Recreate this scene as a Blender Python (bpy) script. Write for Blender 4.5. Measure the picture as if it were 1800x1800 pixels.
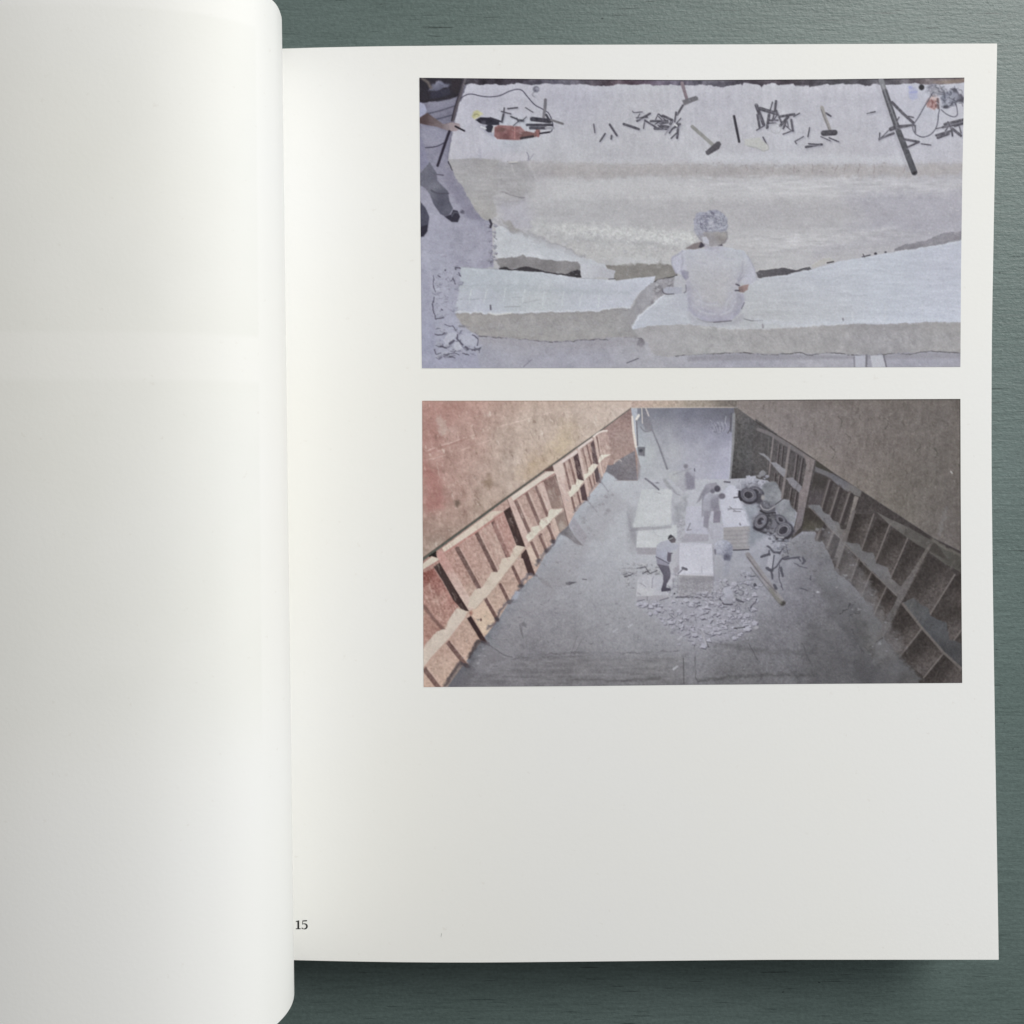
import bpy, math, random
import numpy as np

# ---------------------------------------------------------------- scene, camera, light
scene = bpy.context.scene
for o in list(bpy.data.objects):
    bpy.data.objects.remove(o, do_unlink=True)
C = scene.collection

ZP = 0.027                 # height of the open page above the tabletop (m)
HC = ZP + 0.300            # camera height
S = 0.312 / 1800.0         # metres per photograph pixel in the page plane
PCX, PCY = 900.0, 770.0    # foot of the optical axis in the photograph

cam_d = bpy.data.cameras.new('camera')
cam = bpy.data.objects.new('camera', cam_d)
C.objects.link(cam)
cam.location = (0, 0, HC)
cam.rotation_euler = (0, 0, 0)
cam_d.sensor_width = 36.0
cam_d.lens = 36.0 * 0.300 / 0.312
cam_d.shift_y = -(900.0 - PCY) / 1800.0
cam_d.clip_start = 0.005
cam_d.clip_end = 20.0
scene.camera = cam

world = bpy.data.worlds.new('World')
scene.world = world
world.use_nodes = True
bg = world.node_tree.nodes['Background']
bg.inputs['Color'].default_value = (1.0, 0.98, 0.95, 1)
bg.inputs['Strength'].default_value = 0.105

def area(name, loc, target, sx, sy, power, color):
    d = bpy.data.lights.new(name, 'AREA')
    d.shape = 'RECTANGLE'; d.size = sx; d.size_y = sy
    d.energy = power; d.color = color
    o = bpy.data.objects.new(name, d); C.objects.link(o)
    o.location = loc
    from mathutils import Vector
    o.rotation_euler = (Vector(target) - Vector(loc)).to_track_quat('-Z', 'Y').to_euler()
    return o
area('window_light', (0.95, 1.20, 1.32), (0.0, 0.0, 0.0), 1.10, 0.90, 39.5, (1.0, 0.983, 0.95))
area('side_fill_light', (1.12, 0.20, 0.74), (0.0, 0.0, 0.0), 0.60, 0.55, 5.0, (0.88, 0.96, 1.0))  # added fill lamp, no actual window; lifts the table's shadow and right side

scene.view_settings.view_transform = 'Standard'
scene.view_settings.look = 'None'
scene.view_settings.gamma = 1.0
scene.view_settings.use_curve_mapping = False
scene.view_settings.exposure = 0.0
scene.render.engine = 'CYCLES'

# ---------------------------------------------------------------- helpers
def P(px, py, z):
    k = (HC - z) / (HC - ZP)
    return ((px - PCX) * S * k, -(py - PCY) * S * k, z)

def mesh_obj(name, verts, faces, mat=None, parent=None, smooth=True):
    me = bpy.data.meshes.new(name)
    me.from_pydata(verts, [], faces)
    me.update()
    if smooth:
        me.polygons.foreach_set('use_smooth', [True] * len(me.polygons))
    if mat: me.materials.append(mat)
    o = bpy.data.objects.new(name, me); C.objects.link(o)
    if parent: o.parent = parent
    return o

def grid_faces(nu, nv, flip=False):
    i = np.arange(nu - 1)[:, None]; j = np.arange(nv - 1)[None, :]
    a = (i * nv + j); b = a + 1; c = a + nv + 1; d = a + nv
    f = np.stack([a, b, c, d] if flip else [a, d, c, b], -1).reshape(-1, 4)
    return f

def new_mat(name):
    m = bpy.data.materials.new(name); m.use_nodes = True
    nt = m.node_tree
    b = nt.nodes['Principled BSDF']
    return m, nt, b

def node(nt, typ, **kw):
    n = nt.nodes.new(typ)
    for k, v in kw.items():
        if k == 'inp':
            for kk, vv in v.items(): n.inputs[kk].default_value = vv
        else: setattr(n, k, v)
    return n
# ---------------------------------------------------------------- the print: a small painter for the two printed pictures
rng = np.random.RandomState(7)

def vnoise(h, w, sx, sy):
    gh, gw = int(h / sy) + 3, int(w / sx) + 3
    g = rng.rand(gh, gw)
    y = np.arange(h) / sy + rng.rand(); x = np.arange(w) / sx + rng.rand()
    yi = y.astype(int); xi = x.astype(int); fy = y - yi; fx = x - xi
    fy = fy * fy * (3 - 2 * fy); fx = fx * fx * (3 - 2 * fx)
    yi = np.clip(yi, 0, gh - 2); xi = np.clip(xi, 0, gw - 2)
    a = g[yi][:, xi]; b = g[yi][:, xi + 1]; c = g[yi + 1][:, xi]; d = g[yi + 1][:, xi + 1]
    fx = fx[None]; fy = fy[:, None]
    return (a * (1 - fx) + b * fx) * (1 - fy) + (c * (1 - fx) + d * fx) * fy - 0.5

def fbm(h, w, sx, sy, oct=4):
    r = 0; amp = 1.0
    for k in range(oct):
        if sx < 1.0 or sy < 1.0: break
        r = r + vnoise(h, w, sx, sy) * amp
        sx /= 2; sy /= 2; amp *= 0.6
    return r

FR = {'P': (0, 0, 1), 'A': (720, 120, 3.6), 'B': (1210, 120, 3.6), 'C': (720, 380, 3.6), 'D': (1210, 380, 3.6),
      'E': (720, 690, 3.6), 'F': (1210, 690, 3.6), 'G': (720, 940, 3.6), 'H': (1210, 940, 3.6),
      'z1': (730, 130, 6.667), 'z2': (1000, 130, 6.667), 'z3': (1270, 130, 6.667), 'z4': (1530, 130, 9.476),
      'z5': (1140, 360, 7.5), 'z6': (730, 260, 7.5), 'z7': (740, 460, 9.475),
      'y1': (1090, 700, 7.5), 'y2': (1270, 810, 9.0), 'y3': (1080, 900, 7.5), 'y4': (1290, 940, 7.5),
      'y5': (870, 740, 6.923), 'y6': (740, 900, 5.807), 'y7': (1330, 740, 7.5), 'y8': (1460, 900, 5.808)}

class Canvas:
    def __init__(s, x0, y0, x1, y1, base):
        s.x0, s.y0, s.w, s.h = x0, y0, x1 - x0, y1 - y0
        s.X, s.Y = np.meshgrid(x0 + np.arange(s.w) + 0.5, y0 + np.arange(s.h) + 0.5)
        s.img = np.zeros((s.h, s.w, 3)) + np.array(base) / 255.0
        s.wx = fbm(s.h, s.w, 9, 9, 3); s.wy = fbm(s.h, s.w, 9, 9, 3)
        s.n = fbm(s.h, s.w, 14, 14, 4); s.nf = fbm(s.h, s.w, 3.2, 3.2, 2)
        s.nh = fbm(s.h, s.w, 30, 4, 3); s.nv = fbm(s.h, s.w, 4, 26, 3); s.nb = fbm(s.h, s.w, 60, 40, 4)
        s.f = 'P'
    def t(s, pts):
        ox, oy, k = FR[s.f]
        return [(ox + p[0] / k, oy + p[1] / k) + tuple(p[2:]) for p in pts]
    def box(s, pts, pad):
        xs = [p[0] for p in pts]; ys = [p[1] for p in pts]
        i0 = max(0, int(min(xs) - s.x0 - pad)); i1 = min(s.w, int(max(xs) - s.x0 + pad) + 1)
        j0 = max(0, int(min(ys) - s.y0 - pad)); j1 = min(s.h, int(max(ys) - s.y0 + pad) + 1)
        if i1 <= i0 or j1 <= j0: return None
        return (slice(j0, j1), slice(i0, i1))
    def color(s, col, sl):
        if isinstance(col, list):
            num = 0; den = 0
            X = s.X[sl]; Y = s.Y[sl]
            pts = s.t(col)
            xs = [p[0] for p in pts]; ys = [p[1] for p in pts]
            R = max(max(xs) - min(xs), max(ys) - min(ys), 10) / (len(pts) ** 0.5) * 0.30 + 3
            for x, y, c in pts:
                wgt = 1.0 / (((X - x) ** 2 + (Y - y) ** 2) + R * R) ** 1.6
                num = num + wgt[..., None] * (np.array(c) / 255.0); den = den + wgt
            return num / den[..., None]
        return np.array(col) / 255.0
    def apply(s, sl, m, col, a, g, gk):
        c = s.color(col, sl)
        if g:
            nz = {'n': s.n, 'f': s.nf, 'h': s.nh, 'v': s.nv, 'b': s.nb}[gk][sl]
            if gk == 'n' and g <= 20: g = g * 0.6
            c = c + (nz * g / 255.0)[..., None]
        m = (m * a)[..., None]
        s.img[sl] = s.img[sl] * (1 - m) + c * m
    def poly(s, pts, col, a=1.0, soft=1.5, rough=0.0, g=0, gk='n'):
        q = s.t(pts); sl = s.box(q, soft + rough + 2)
        if sl is None: return
        X = s.X[sl]; Y = s.Y[sl]
        if rough:
            X = X + s.wx[sl] * rough * 2; Y = Y + s.wy[sl] * rough * 2
        d = np.full(X.shape, 1e9); sg = np.ones(X.shape)
        n = len(q)
        for i in range(n):
            ax, ay = q[i][:2]; bx, by = q[i - 1][:2]
            ex, ey = bx - ax, by - ay; wx, wy = X - ax, Y - ay
            L = ex * ex + ey * ey + 1e-9
            tt = np.clip((wx * ex + wy * ey) / L, 0, 1)
            d = np.minimum(d, (wx - ex * tt) ** 2 + (wy - ey * tt) ** 2)
            c1 = Y >= ay; c2 = Y < by; c3 = ex * wy > ey * wx
            flip = (c1 & c2 & c3) | (~c1 & ~c2 & ~c3)
            sg = np.where(flip, -sg, sg)
        d = np.sqrt(d) * sg
        s.apply(sl, np.clip(0.5 - d / soft, 0, 1), col, a, g, gk)
    def line(s, pts, w, col, a=1.0, soft=1.0, rough=0.0, w2=None, g=0, gk='f'):
        q = s.t(pts); sl = s.box(q, w + soft + rough + 2)
        if sl is None: return
        X = s.X[sl]; Y = s.Y[sl]
        if rough:
            X = X + s.wx[sl] * rough * 2; Y = Y + s.wy[sl] * rough * 2
        d = np.full(X.shape, 1e9); n = len(q) - 1
        w2 = w if w2 is None else w2
        for i in range(n):
            ax, ay = q[i][:2]; bx, by = q[i + 1][:2]
            ex, ey = bx - ax, by - ay; wx, wy = X - ax, Y - ay
            tt = np.clip((wx * ex + wy * ey) / (ex * ex + ey * ey + 1e-9), 0, 1)
            ww = w + (w2 - w) * (i + tt) / n
            d = np.minimum(d, np.sqrt((wx - ex * tt) ** 2 + (wy - ey * tt) ** 2) - ww / 2)
        m = np.clip(0.5 - d / soft, 0, 1)
        if w < 2.6 and sum(math.hypot(q[i + 1][0] - q[i][0], q[i + 1][1] - q[i][1]) for i in range(n)) > 45 and rough:
            m = m * np.clip(0.62 + 1.5 * s.n[sl] + 0.8 * s.nf[sl], 0, 1)      # cracks and edges come and go
        s.apply(sl, m, col, a, g, gk)
    def curve(s, pts, w, col, **kw):
        out = []
        n = len(pts)
        for i in range(n - 1):
            p0 = pts[max(i - 1, 0)]; p1 = pts[i]; p2 = pts[i + 1]; p3 = pts[min(i + 2, n - 1)]
            for k in range(6):
                t = k / 6.0
                out.append(tuple(0.5 * (2 * p1[m] + (p2[m] - p0[m]) * t + (2 * p0[m] - 5 * p1[m] + 4 * p2[m] - p3[m]) * t * t
                                        + (3 * p1[m] - p0[m] - 3 * p2[m] + p3[m]) * t ** 3) for m in (0, 1)))
        out.append(pts[-1])
        s.line(out, w, col, **kw)
    def ell(s, cx, cy, rx, ry, col, ang=0, a=1.0, soft=1.1, ring=None, g=0, gk='f', rough=0):
        k = FR[s.f][2]
        (x, y), = s.t([(cx, cy)]); rx /= k; ry /= k
        R = max(rx, ry); sl = s.box([(x - R, y - R), (x + R, y + R)], 4 + rough + soft * max(rx, ry) / (2 * min(rx, ry)))
        if sl is None: return
        ca, sa = math.cos(math.radians(ang)), math.sin(math.radians(ang))
        X = s.X[sl] - x + s.wx[sl] * rough * 2; Y = s.Y[sl] - y + s.wy[sl] * rough * 2
        U = (X * ca + Y * sa) / rx; V = (-X * sa + Y * ca) / ry
        r = np.sqrt(U * U + V * V); d = (r - 1) * min(rx, ry)
        if ring: d = np.abs(d + ring / 2) - ring / 2
        s.apply(sl, np.clip(0.5 - d / soft, 0, 1), col, a, g, gk)
    def chips(s, pts, n, size, light, dark, a=0.8, seed=1, ln=0.5):
        """broken stone: small angular flakes, each with a lit face and a dark lower edge"""
        r = np.random.RandomState(seed); q = s.t(pts)
        xs = [p[0] for p in q]; ys = [p[1] for p in q]
        f0 = s.f; s.f = 'P'; k = 0
        while k < n:
            x = r.uniform(min(xs), max(xs)); y = r.uniform(min(ys), max(ys))
            ins = False
            for i in range(len(q)):
                ax, ay = q[i][:2]; bx, by = q[i - 1][:2]
                if (ay > y) != (by > y) and x < (bx - ax) * (y - ay) / (by - ay) + ax: ins = not ins
            k += 1
            if not ins: continue
            R = size * r.uniform(0.35, 1.0) ** 1.5 * 1.3
            th0 = r.uniform(0, 6.28); m = r.randint(3, 6)
            pp = [(x + R * r.uniform(.6, 1.1) * math.cos(th0 + 6.28 * i / m), y + .7 * R * r.uniform(.6, 1.1) * math.sin(th0 + 6.28 * i / m)) for i in range(m)]
            v = r.uniform(-9, 9)
            if r.rand() < ln:
                s.poly([(p[0] + R * .18, p[1] + R * .3) for p in pp], dark, a=a * r.uniform(.4, 1), soft=1.4)
                s.poly(pp, tuple(c + v for c in light), a=a, soft=1.2)
            else:
                s.line([pp[0], pp[1]], r.uniform(.7, 1.5), dark, a=a * r.uniform(.3, .9))
        s.f = f0
    def specks(s, pts, n, dark, a=0.5, seed=3, L=4):
        r = np.random.RandomState(seed); q = s.t(pts); f0 = s.f; s.f = 'P'
        xs = [p[0] for p in q]; ys = [p[1] for p in q]
        for k in range(n):
            x = r.uniform(min(xs), max(xs)); y = r.uniform(min(ys), max(ys)); th = r.uniform(0, 3.14); l = r.uniform(.3, 1) * L
            s.line([(x, y), (x + l * math.cos(th), y + .6 * l * math.sin(th))], r.uniform(.6, 1.5), dark, a=a * r.uniform(.2, 1))
        s.f = f0
    def done(s, grain=2.6, seed=5, clarity=0.24, wb=1.0):
        r = np.random.RandomState(seed)
        tx = fbm(s.h, s.w, 7, 5, 3) * 4 + fbm(s.h, s.w, 2.6, 2.6, 2) * 5 + fbm(s.h, s.w, 34, 22, 3) * 4
        im = s.img + (tx / 255.0)[..., None] * np.clip(s.img.mean(2, keepdims=True) * 1.6, 0.35, 1)
        p = np.pad(im, ((2, 2), (2, 2), (0, 0)), mode='edge')
        bl = sum(p[a:a + s.h, b:b + s.w] for a in range(5) for b in range(5)) / 25.0
        R = 26
        q = np.pad(im, ((R + 1, R), (R + 1, R), (0, 0)), mode='edge').cumsum(0).cumsum(1); k = 2 * R + 1
        bg_ = (q[k:, k:] - q[:-k, k:] - q[k:, :-k] + q[:-k, :-k]) / (k * k)
        im = im + 0.15 * (im - bl) + clarity * (im - bg_)
        # press inks: warm hues print duller, deep tones print deeper
        l = im.mean(2) * 255; wm = np.clip((im[..., 0] - im[..., 2]) * 255 / 26.0, 0, 1)
        l2 = l + np.interp(l, [0, 40, 70, 100, 130, 165, 190, 255], [0, -5, -5, 2, 6, 5, -1, -4]) + wm * np.interp(l, [0, 90, 120, 150, 200], [-3, 0, 6, 11, 10])
        im = l2[..., None] / 255 + (im - l[..., None] / 255) * (1 - 0.30 * wm)[..., None]
        im = im * (1 + (1 - wm)[..., None] * np.array([-0.012, -0.002, 0.022]) * wb)
        p = np.pad(im, ((1, 1), (1, 1), (0, 0)), mode='edge')
        im = 0.5 * im + 0.125 * (p[:-2, 1:-1] + p[2:, 1:-1] + p[1:-1, :-2] + p[1:-1, 2:])      # dot gain
        g = r.randn(s.h, s.w)
        g = (g + np.roll(g, 1, 0) + np.roll(g, 1, 1) + np.roll(np.roll(g, 1, 0), 1, 1)) / 2
        im = im + (g * grain / 255.0)[..., None] + (r.randn(s.h, s.w, 3) * 1.5 / 255.0)
        return np.clip(im, 0.01, 1)
def paint_quarry():
    c = Canvas(732, 130, 1702, 654, (172, 171, 176))
    full = [(725, 120), (1710, 120), (1710, 660), (725, 660)]
    # slab: upper surface and front face
    c.poly(full, [(850, 160, (168, 167, 180)), (1000, 180, (166, 165, 178)), (1250, 180, (172, 171, 181)), (1450, 190, (172, 171, 180)), (1600, 180, (170, 170, 182)),
                  (850, 250, (178, 177, 188)), (1000, 260, (180, 181, 187)), (1200, 255, (184, 185, 191)), (1400, 260, (181, 182, 190)), (1640, 260, (180, 181, 191)),
                  (860, 330, (154, 152, 156)), (1000, 300, (164, 162, 164)), (1200, 300, (160, 157, 160)), (1450, 300, (162, 159, 163)), (1650, 300, (162, 159, 164)),
                  (1000, 340, (174, 174, 178)), (1200, 340, (172, 171, 175)), (1400, 330, (168, 167, 170)), (1650, 340, (158, 156, 163)),
                  (1000, 390, (174, 174, 178)), (1200, 390, (168, 166, 169)), (1400, 380, (166, 164, 168)), (1650, 390, (157, 155, 164)),
                  (1000, 440, (172, 172, 172)), (1150, 440, (172, 172, 173)), (1350, 440, (172, 171, 174)), (1500, 430, (166, 165, 170)), (1660, 420, (156, 155, 165)),
                  (800, 620, (150, 150, 163)), (1000, 625, (152, 151, 163)), (1300, 640, (152, 151, 162)), (1600, 640, (148, 147, 158))], g=14)
    c.poly([(780, 285), (1700, 285), (1700, 460), (780, 460)], (176, 175, 178), a=0.3, soft=20, g=30, gk='h')
    c.poly([(815, 140), (1700, 140), (1700, 285), (780, 285)], (178, 177, 187), a=0.25, soft=10, g=26, gk='v')
    # front arris of the slab
    c.poly([(905, 283), (960, 287), (1060, 289), (1150, 288), (1260, 291), (1400, 290), (1560, 290), (1700, 287), (1700, 308), (1560, 311), (1400, 311), (1260, 314), (1150, 308), (1050, 316), (960, 312), (920, 306)],
           (156, 152, 154), a=0.75, soft=9, rough=3, g=14)
    c.line([(905, 285), (1060, 289), (1260, 291), (1400, 290), (1700, 288)], 1.2, (140, 136, 140), a=.35, rough=2)
    for x in (1313, 1361, 1398, 1427, 1470, 1485, 1511, 1537, 1590):
        c.line([(x, 289), (x - 2, 303)], 1.4, (128, 118, 122), a=.55, rough=2)
    c.specks([(1210, 284), (1560, 284), (1560, 306), (1210, 306)], 60, (110, 104, 108), a=.6, L=3)
    c.poly([(905, 312), (1200, 314), (1500, 318), (1500, 345), (1200, 348), (920, 345)], (182, 181, 185), a=.35, soft=16)
    c.poly([(1180, 355), (1480, 352), (1600, 380), (1400, 400), (1200, 395)], (160, 158, 163), a=.4, soft=24)
    c.line([(1280, 415), (1330, 412), (1480, 402)], 3, (182, 181, 184), a=.5, soft=5, rough=3)
    # left floor
    c.poly([(725, 120), (836, 120), (822, 149), (806, 185), (794, 238), (788, 281), (799, 308), (817, 335), (837, 371), (850, 386), (864, 388), (868, 470), (812, 474), (805, 545), (800, 570), (830, 600), (850, 660), (725, 660)],
           [(760, 200, (112, 110, 126)), (800, 160, (100, 98, 112)), (770, 260, (126, 125, 142)), (800, 320, (130, 128, 143)), (800, 380, (136, 135, 150)), (760, 420, (150, 150, 165)), (840, 430, (150, 149, 163)),
            (760, 500, (146, 146, 163)), (800, 520, (156, 156, 170)), (760, 600, (143, 144, 163)), (800, 640, (152, 152, 168))], rough=1.2, g=16)
    c.poly([(788, 286), (818, 338), (850, 388), (822, 384), (800, 350), (780, 318)], (122, 120, 136), a=.75, soft=5)
    # dark background above the slab
    top = [(815, 150), (830, 147), (850, 150), (870, 148), (890, 150), (912, 145), (930, 149), (960, 147), (1000, 150), (1020, 147), (1045, 152), (1070, 151), (1085, 148), (1110, 149), (1140, 148), (1160, 152), (1180, 148), (1200, 151), (1222, 149), (1270, 153),
           (1302, 147), (1305, 150), (1308, 146), (1335, 150), (1338, 154), (1342, 148), (1362, 146), (1367, 150), (1395, 147), (1398, 152), (1421, 150), (1424, 153), (1455, 148), (1459, 150), (1482, 146), (1485, 149), (1510, 147), (1522, 151), (1540, 148), (1562, 149), (1600, 147), (1650, 149), (1702, 144)]
    c.poly([(806, 120), (1710, 120)] + top[::-1], [(830, 140, (62, 58, 68)), (900, 140, (66, 58, 68)), (950, 140, (88, 88, 100)), (990, 140, (120, 119, 134)), (1040, 143, (82, 82, 90)), (1090, 140, (66, 48, 54)), (1120, 143, (104, 84, 96)), (1160, 143, (126, 124, 145)),
           (1200, 142, (122, 116, 130)), (1240, 142, (88, 90, 100)), (1290, 142, (74, 72, 82)), (1330, 142, (58, 52, 62)), (1370, 142, (84, 72, 80)), (1410, 142, (70, 66, 76)), (1460, 142, (80, 82, 88)), (1520, 141, (72, 70, 78)), (1580, 142, (96, 96, 106)), (1640, 142, (112, 104, 112)), (1665, 140, (124, 106, 98)), (1690, 140, (108, 102, 116))], rough=1.2, g=34)
    c.line([(737, 138), (1000, 140), (1200, 141), (1400, 141), (1560, 139), (1696, 137)], 1.8, (58, 54, 62), a=.7)
    for x in (1303, 1338, 1398, 1423, 1459, 1484): c.line([(x, 150), (x + 1, 165), (x, 200)], 1.5, (156, 155, 166), a=.5, soft=3, rough=2)
    c.f = 'z1'
    c.poly([(40, 40), (560, 40), (535, 240), (430, 290), (300, 322), (130, 335), (40, 325)], (50, 47, 57), rough=1, g=10)
    c.poly([(150, 205), (190, 110), (290, 80), (400, 130), (390, 160), (300, 175), (230, 200)], (96, 96, 112), rough=2, soft=4, g=30)
    c.line([(85, 55), (150, 100), (180, 160)], 5, (92, 86, 88), soft=3)
    c.poly([(180, 215), (400, 165), (410, 240), (300, 275), (180, 290)], (58, 57, 72), a=.8, soft=3)
    c.poly([(430, 60), (550, 60), (500, 250), (420, 180)], (56, 50, 58), a=.7, soft=5)
    c.poly([(130, 345), (500, 280), (480, 370), (150, 450)], (118, 117, 133), a=.7, soft=4)
    c.line([(140, 468), (300, 430), (470, 372)], 2.2, (84, 83, 98), soft=1.5)
    c.line([(240, 535), (440, 480)], 2.4, (84, 83, 98), soft=1.5)
    c.poly([(80, 600), (400, 690), (360, 800), (250, 850), (70, 830)], (138, 137, 153), a=.6, soft=6)
    c.curve([(120, 865), (250, 850), (350, 800)], 1.8, (78, 76, 92))
    c.poly([(40, 330), (110, 360), (137, 430), (110, 490), (40, 525)], (142, 143, 164), soft=2)
    c.poly([(40, 520), (140, 455), (200, 500), (330, 590), (430, 565), (515, 585), (530, 640), (475, 670), (400, 672), (250, 620), (100, 592), (40, 575)], [(80, 540, (86, 70, 75)), (230, 570, (104, 92, 97)), (440, 610, (132, 123, 130))], soft=1.6, g=8)
    c.line([(585, 50), (470, 420), (440, 540)], 5.5, (92, 87, 95), w2=6, soft=2)
    c.line([(565, 60), (455, 420), (425, 550)], 2.2, (58, 54, 66), a=.8)
    c.poly([(400, 580), (515, 585), (530, 640), (475, 668), (400, 670)], (140, 128, 134), soft=2)
    c.line([(470, 615), (575, 668)], 3, (50, 46, 56))
    c.line([(400, 675), (355, 800), (262, 1075)], 5, (58, 54, 68), w2=4.5)
    c.line([(425, 700), (380, 1000)], 2, (110, 108, 122), a=.6, soft=2)
    c.line([(390, 1040), (420, 1080)], 2.5, (60, 56, 68))
    c.poly([(40, 720), (85, 760), (130, 950), (175, 1067), (160, 1110), (40, 1120)], (120, 119, 139), a=.9, soft=2)
    c.f = 'z6'
    c.line([(440, 180), (488, 290)], 2.5, (52, 50, 62))
    c.poly([(60, 340), (190, 190), (280, 330), (290, 430), (430, 570), (450, 700), (500, 800), (450, 880), (390, 905), (330, 872), (240, 740), (190, 610), (140, 540), (60, 490)],
           [(130, 350, (100, 100, 113)), (230, 400, (98, 98, 112)), (250, 520, (112, 112, 124)), (330, 620, (88, 88, 102)), (360, 760, (84, 84, 98)), (430, 860, (94, 94, 108))], soft=1.6, g=10)
    c.curve([(210, 560), (300, 600), (440, 600)], 2, (80, 79, 92), soft=2)
    c.poly([(385, 905), (470, 880), (500, 815), (560, 830), (592, 910), (560, 980), (480, 978)], (64, 62, 76), soft=1.6, g=10)
    c.curve([(480, 900), (520, 850), (570, 860)], 2, (92, 92, 106), soft=2)
    c.poly([(50, 690), (135, 790), (187, 910), (165, 1060), (50, 1065)], (82, 82, 97), soft=2, g=8)
    c.poly([(50, 1045), (165, 1010), (162, 1100), (110, 1170), (50, 1175)], (60, 58, 72), soft=1.8)
    c.line([(55, 700), (55, 950)], 2, (60, 58, 68), a=.6)
    c.ell(625, 845, 25, 30, (92, 90, 104), rough=2, soft=3)
    c.line([(285, 350), (370, 360)], 2, (92, 90, 104)); c.line([(440, 560), (520, 380)], 1, (112, 110, 126), a=.6)
    # slab left faces
    c.poly([(435, 150), (850, 138), (1100, 165), (1080, 400), (1100, 600), (1010, 650), (1090, 880), (980, 960), (890, 940), (800, 830), (650, 560), (520, 360)],
           [(600, 200, (152, 150, 155)), (900, 250, (151, 149, 152)), (700, 450, (150, 149, 153)), (950, 550, (155, 153, 156)), (900, 800, (152, 150, 151))], soft=2, rough=.8, g=10)
    c.poly([(1040, 160), (1500, 190), (1570, 350), (1560, 640), (1440, 665), (1130, 580), (1100, 330)], (146, 144, 148), soft=11, rough=4, g=18, a=.7)
    c.poly([(1530, 220), (1800, 250), (1800, 600), (1570, 620)], (156, 154, 159), soft=18, rough=4, g=14, a=.6)
    c.curve([(1130, 580), (1270, 620), (1440, 660)], 2.2, (122, 119, 125), soft=2, rough=1.5)
    c.line([(1270, 230), (1310, 360)], 2, (176, 174, 178), a=.7, soft=2); c.line([(1500, 220), (1600, 420)], 3, (176, 174, 178), a=.5, soft=4)
    c.specks([(1060, 170), (1550, 170), (1550, 600), (1060, 600)], 60, (176, 174, 178), a=.6, L=4, seed=9)
    c.poly([(1090, 690), (1450, 680), (1560, 860), (1550, 1080), (1300, 1120), (1150, 960)], (162, 160, 171), a=.55, soft=18, rough=4, g=12)
    c.poly([(1000, 640), (1280, 690), (1440, 690), (1300, 720), (1080, 700)], (146, 143, 150), a=.6, soft=5)
    c.poly([(1170, 100), (1500, 60), (1480, 170), (1150, 175)], (184, 182, 190), a=.7, soft=5, rough=2)
    c.curve([(1470, 60), (1495, 110), (1490, 150)], 1.5, (128, 126, 140)); c.curve([(1560, 80), (1520, 140), (1480, 170)], 1.4, (140, 138, 150))
    c.curve([(1220, 180), (1250, 205), (1350, 200)], 1.6, (122, 120, 124), a=.8); c.line([(1230, 190), (1340, 188)], 2, (182, 180, 180))
    c.line([(850, 0), (860, 140)], 3, (158, 157, 170), a=.7, soft=4)
    # middle shelf of rough stone
    c.f = 'C'
    c.poly([(545, 60), (600, 70), (640, 105), (760, 110), (960, 190), (1100, 258), (1240, 310), (1240, 330), (1085, 300), (900, 282), (720, 255), (560, 275), (533, 200)], (180, 182, 188), rough=2, soft=2, g=14)
    c.poly([(780, 20), (1100, 60), (1500, 90), (1800, 100), (1800, 200), (1600, 270), (1300, 300), (1100, 240), (960, 180), (760, 105)], (172, 172, 174), a=.75, rough=4, soft=8, g=26)
    c.poly([(580, 20), (640, 100), (700, 100), (630, 30)], (140, 138, 138), a=.7, soft=4, rough=2)
    c.poly([(900, 130), (1150, 150), (1180, 220), (1000, 200)], (158, 157, 160), a=.5, soft=8, rough=4)
    c.line([(1130, 150), (1180, 220)], 2, (150, 148, 152), a=.6, soft=3)
    c.line([(740, 90), (760, 105), (900, 160), (960, 190), (1100, 258)], 2, (146, 144, 150), a=.55, soft=2.5, rough=3)
    c.line([(1050, 60), (1300, 100), (1600, 110), (1790, 100)], 3, (186, 186, 188), a=.6, soft=5, rough=4)
    c.poly([(540, 275), (640, 262), (690, 252), (710, 240), (735, 256), (900, 278), (1060, 290), (1090, 310), (1080, 340), (985, 372), (880, 362), (750, 322), (650, 336), (575, 328)], (130, 128, 131), rough=1.5, soft=1.5, g=16)
    c.poly([(565, 330), (600, 320), (650, 337), (740, 318), (860, 350), (985, 368), (1060, 336), (1085, 345), (1085, 388), (1000, 382), (850, 358), (700, 347), (570, 341)], (76, 74, 79), rough=1, soft=1.4, g=10)
    c.poly([(1240, 312), (1330, 305), (1400, 290), (1430, 300), (1560, 308), (1590, 275), (1615, 300), (1660, 312), (1690, 370), (1560, 412), (1300, 405)], (130, 127, 126), rough=1.4, soft=1.6, g=16)
    c.line([(1540, 415), (1690, 375)], 2, (86, 84, 88), rough=1)
    c.poly([(1545, 415), (1685, 382), (1690, 490), (1590, 505), (1520, 565), (1500, 520)], (142, 140, 146), rough=2, soft=2, g=30)
    c.chips([(1545, 420), (1680, 390), (1690, 480), (1530, 560)], 40, 4, (160, 159, 165), (112, 110, 116), seed=4)
    c.poly([(1080, 302), (1130, 300), (1180, 312), (1303, 345), (1290, 398), (1210, 390), (1150, 396), (1085, 395)], [(1130, 330, (182, 183, 190)), (1250, 370, (170, 170, 177))], rough=1, soft=1.4)
    c.line([(1085, 396), (1150, 398)], 1.5, (92, 90, 96)); c.line([(1260, 398), (1300, 396)], 1.5, (92, 90, 96))
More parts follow.
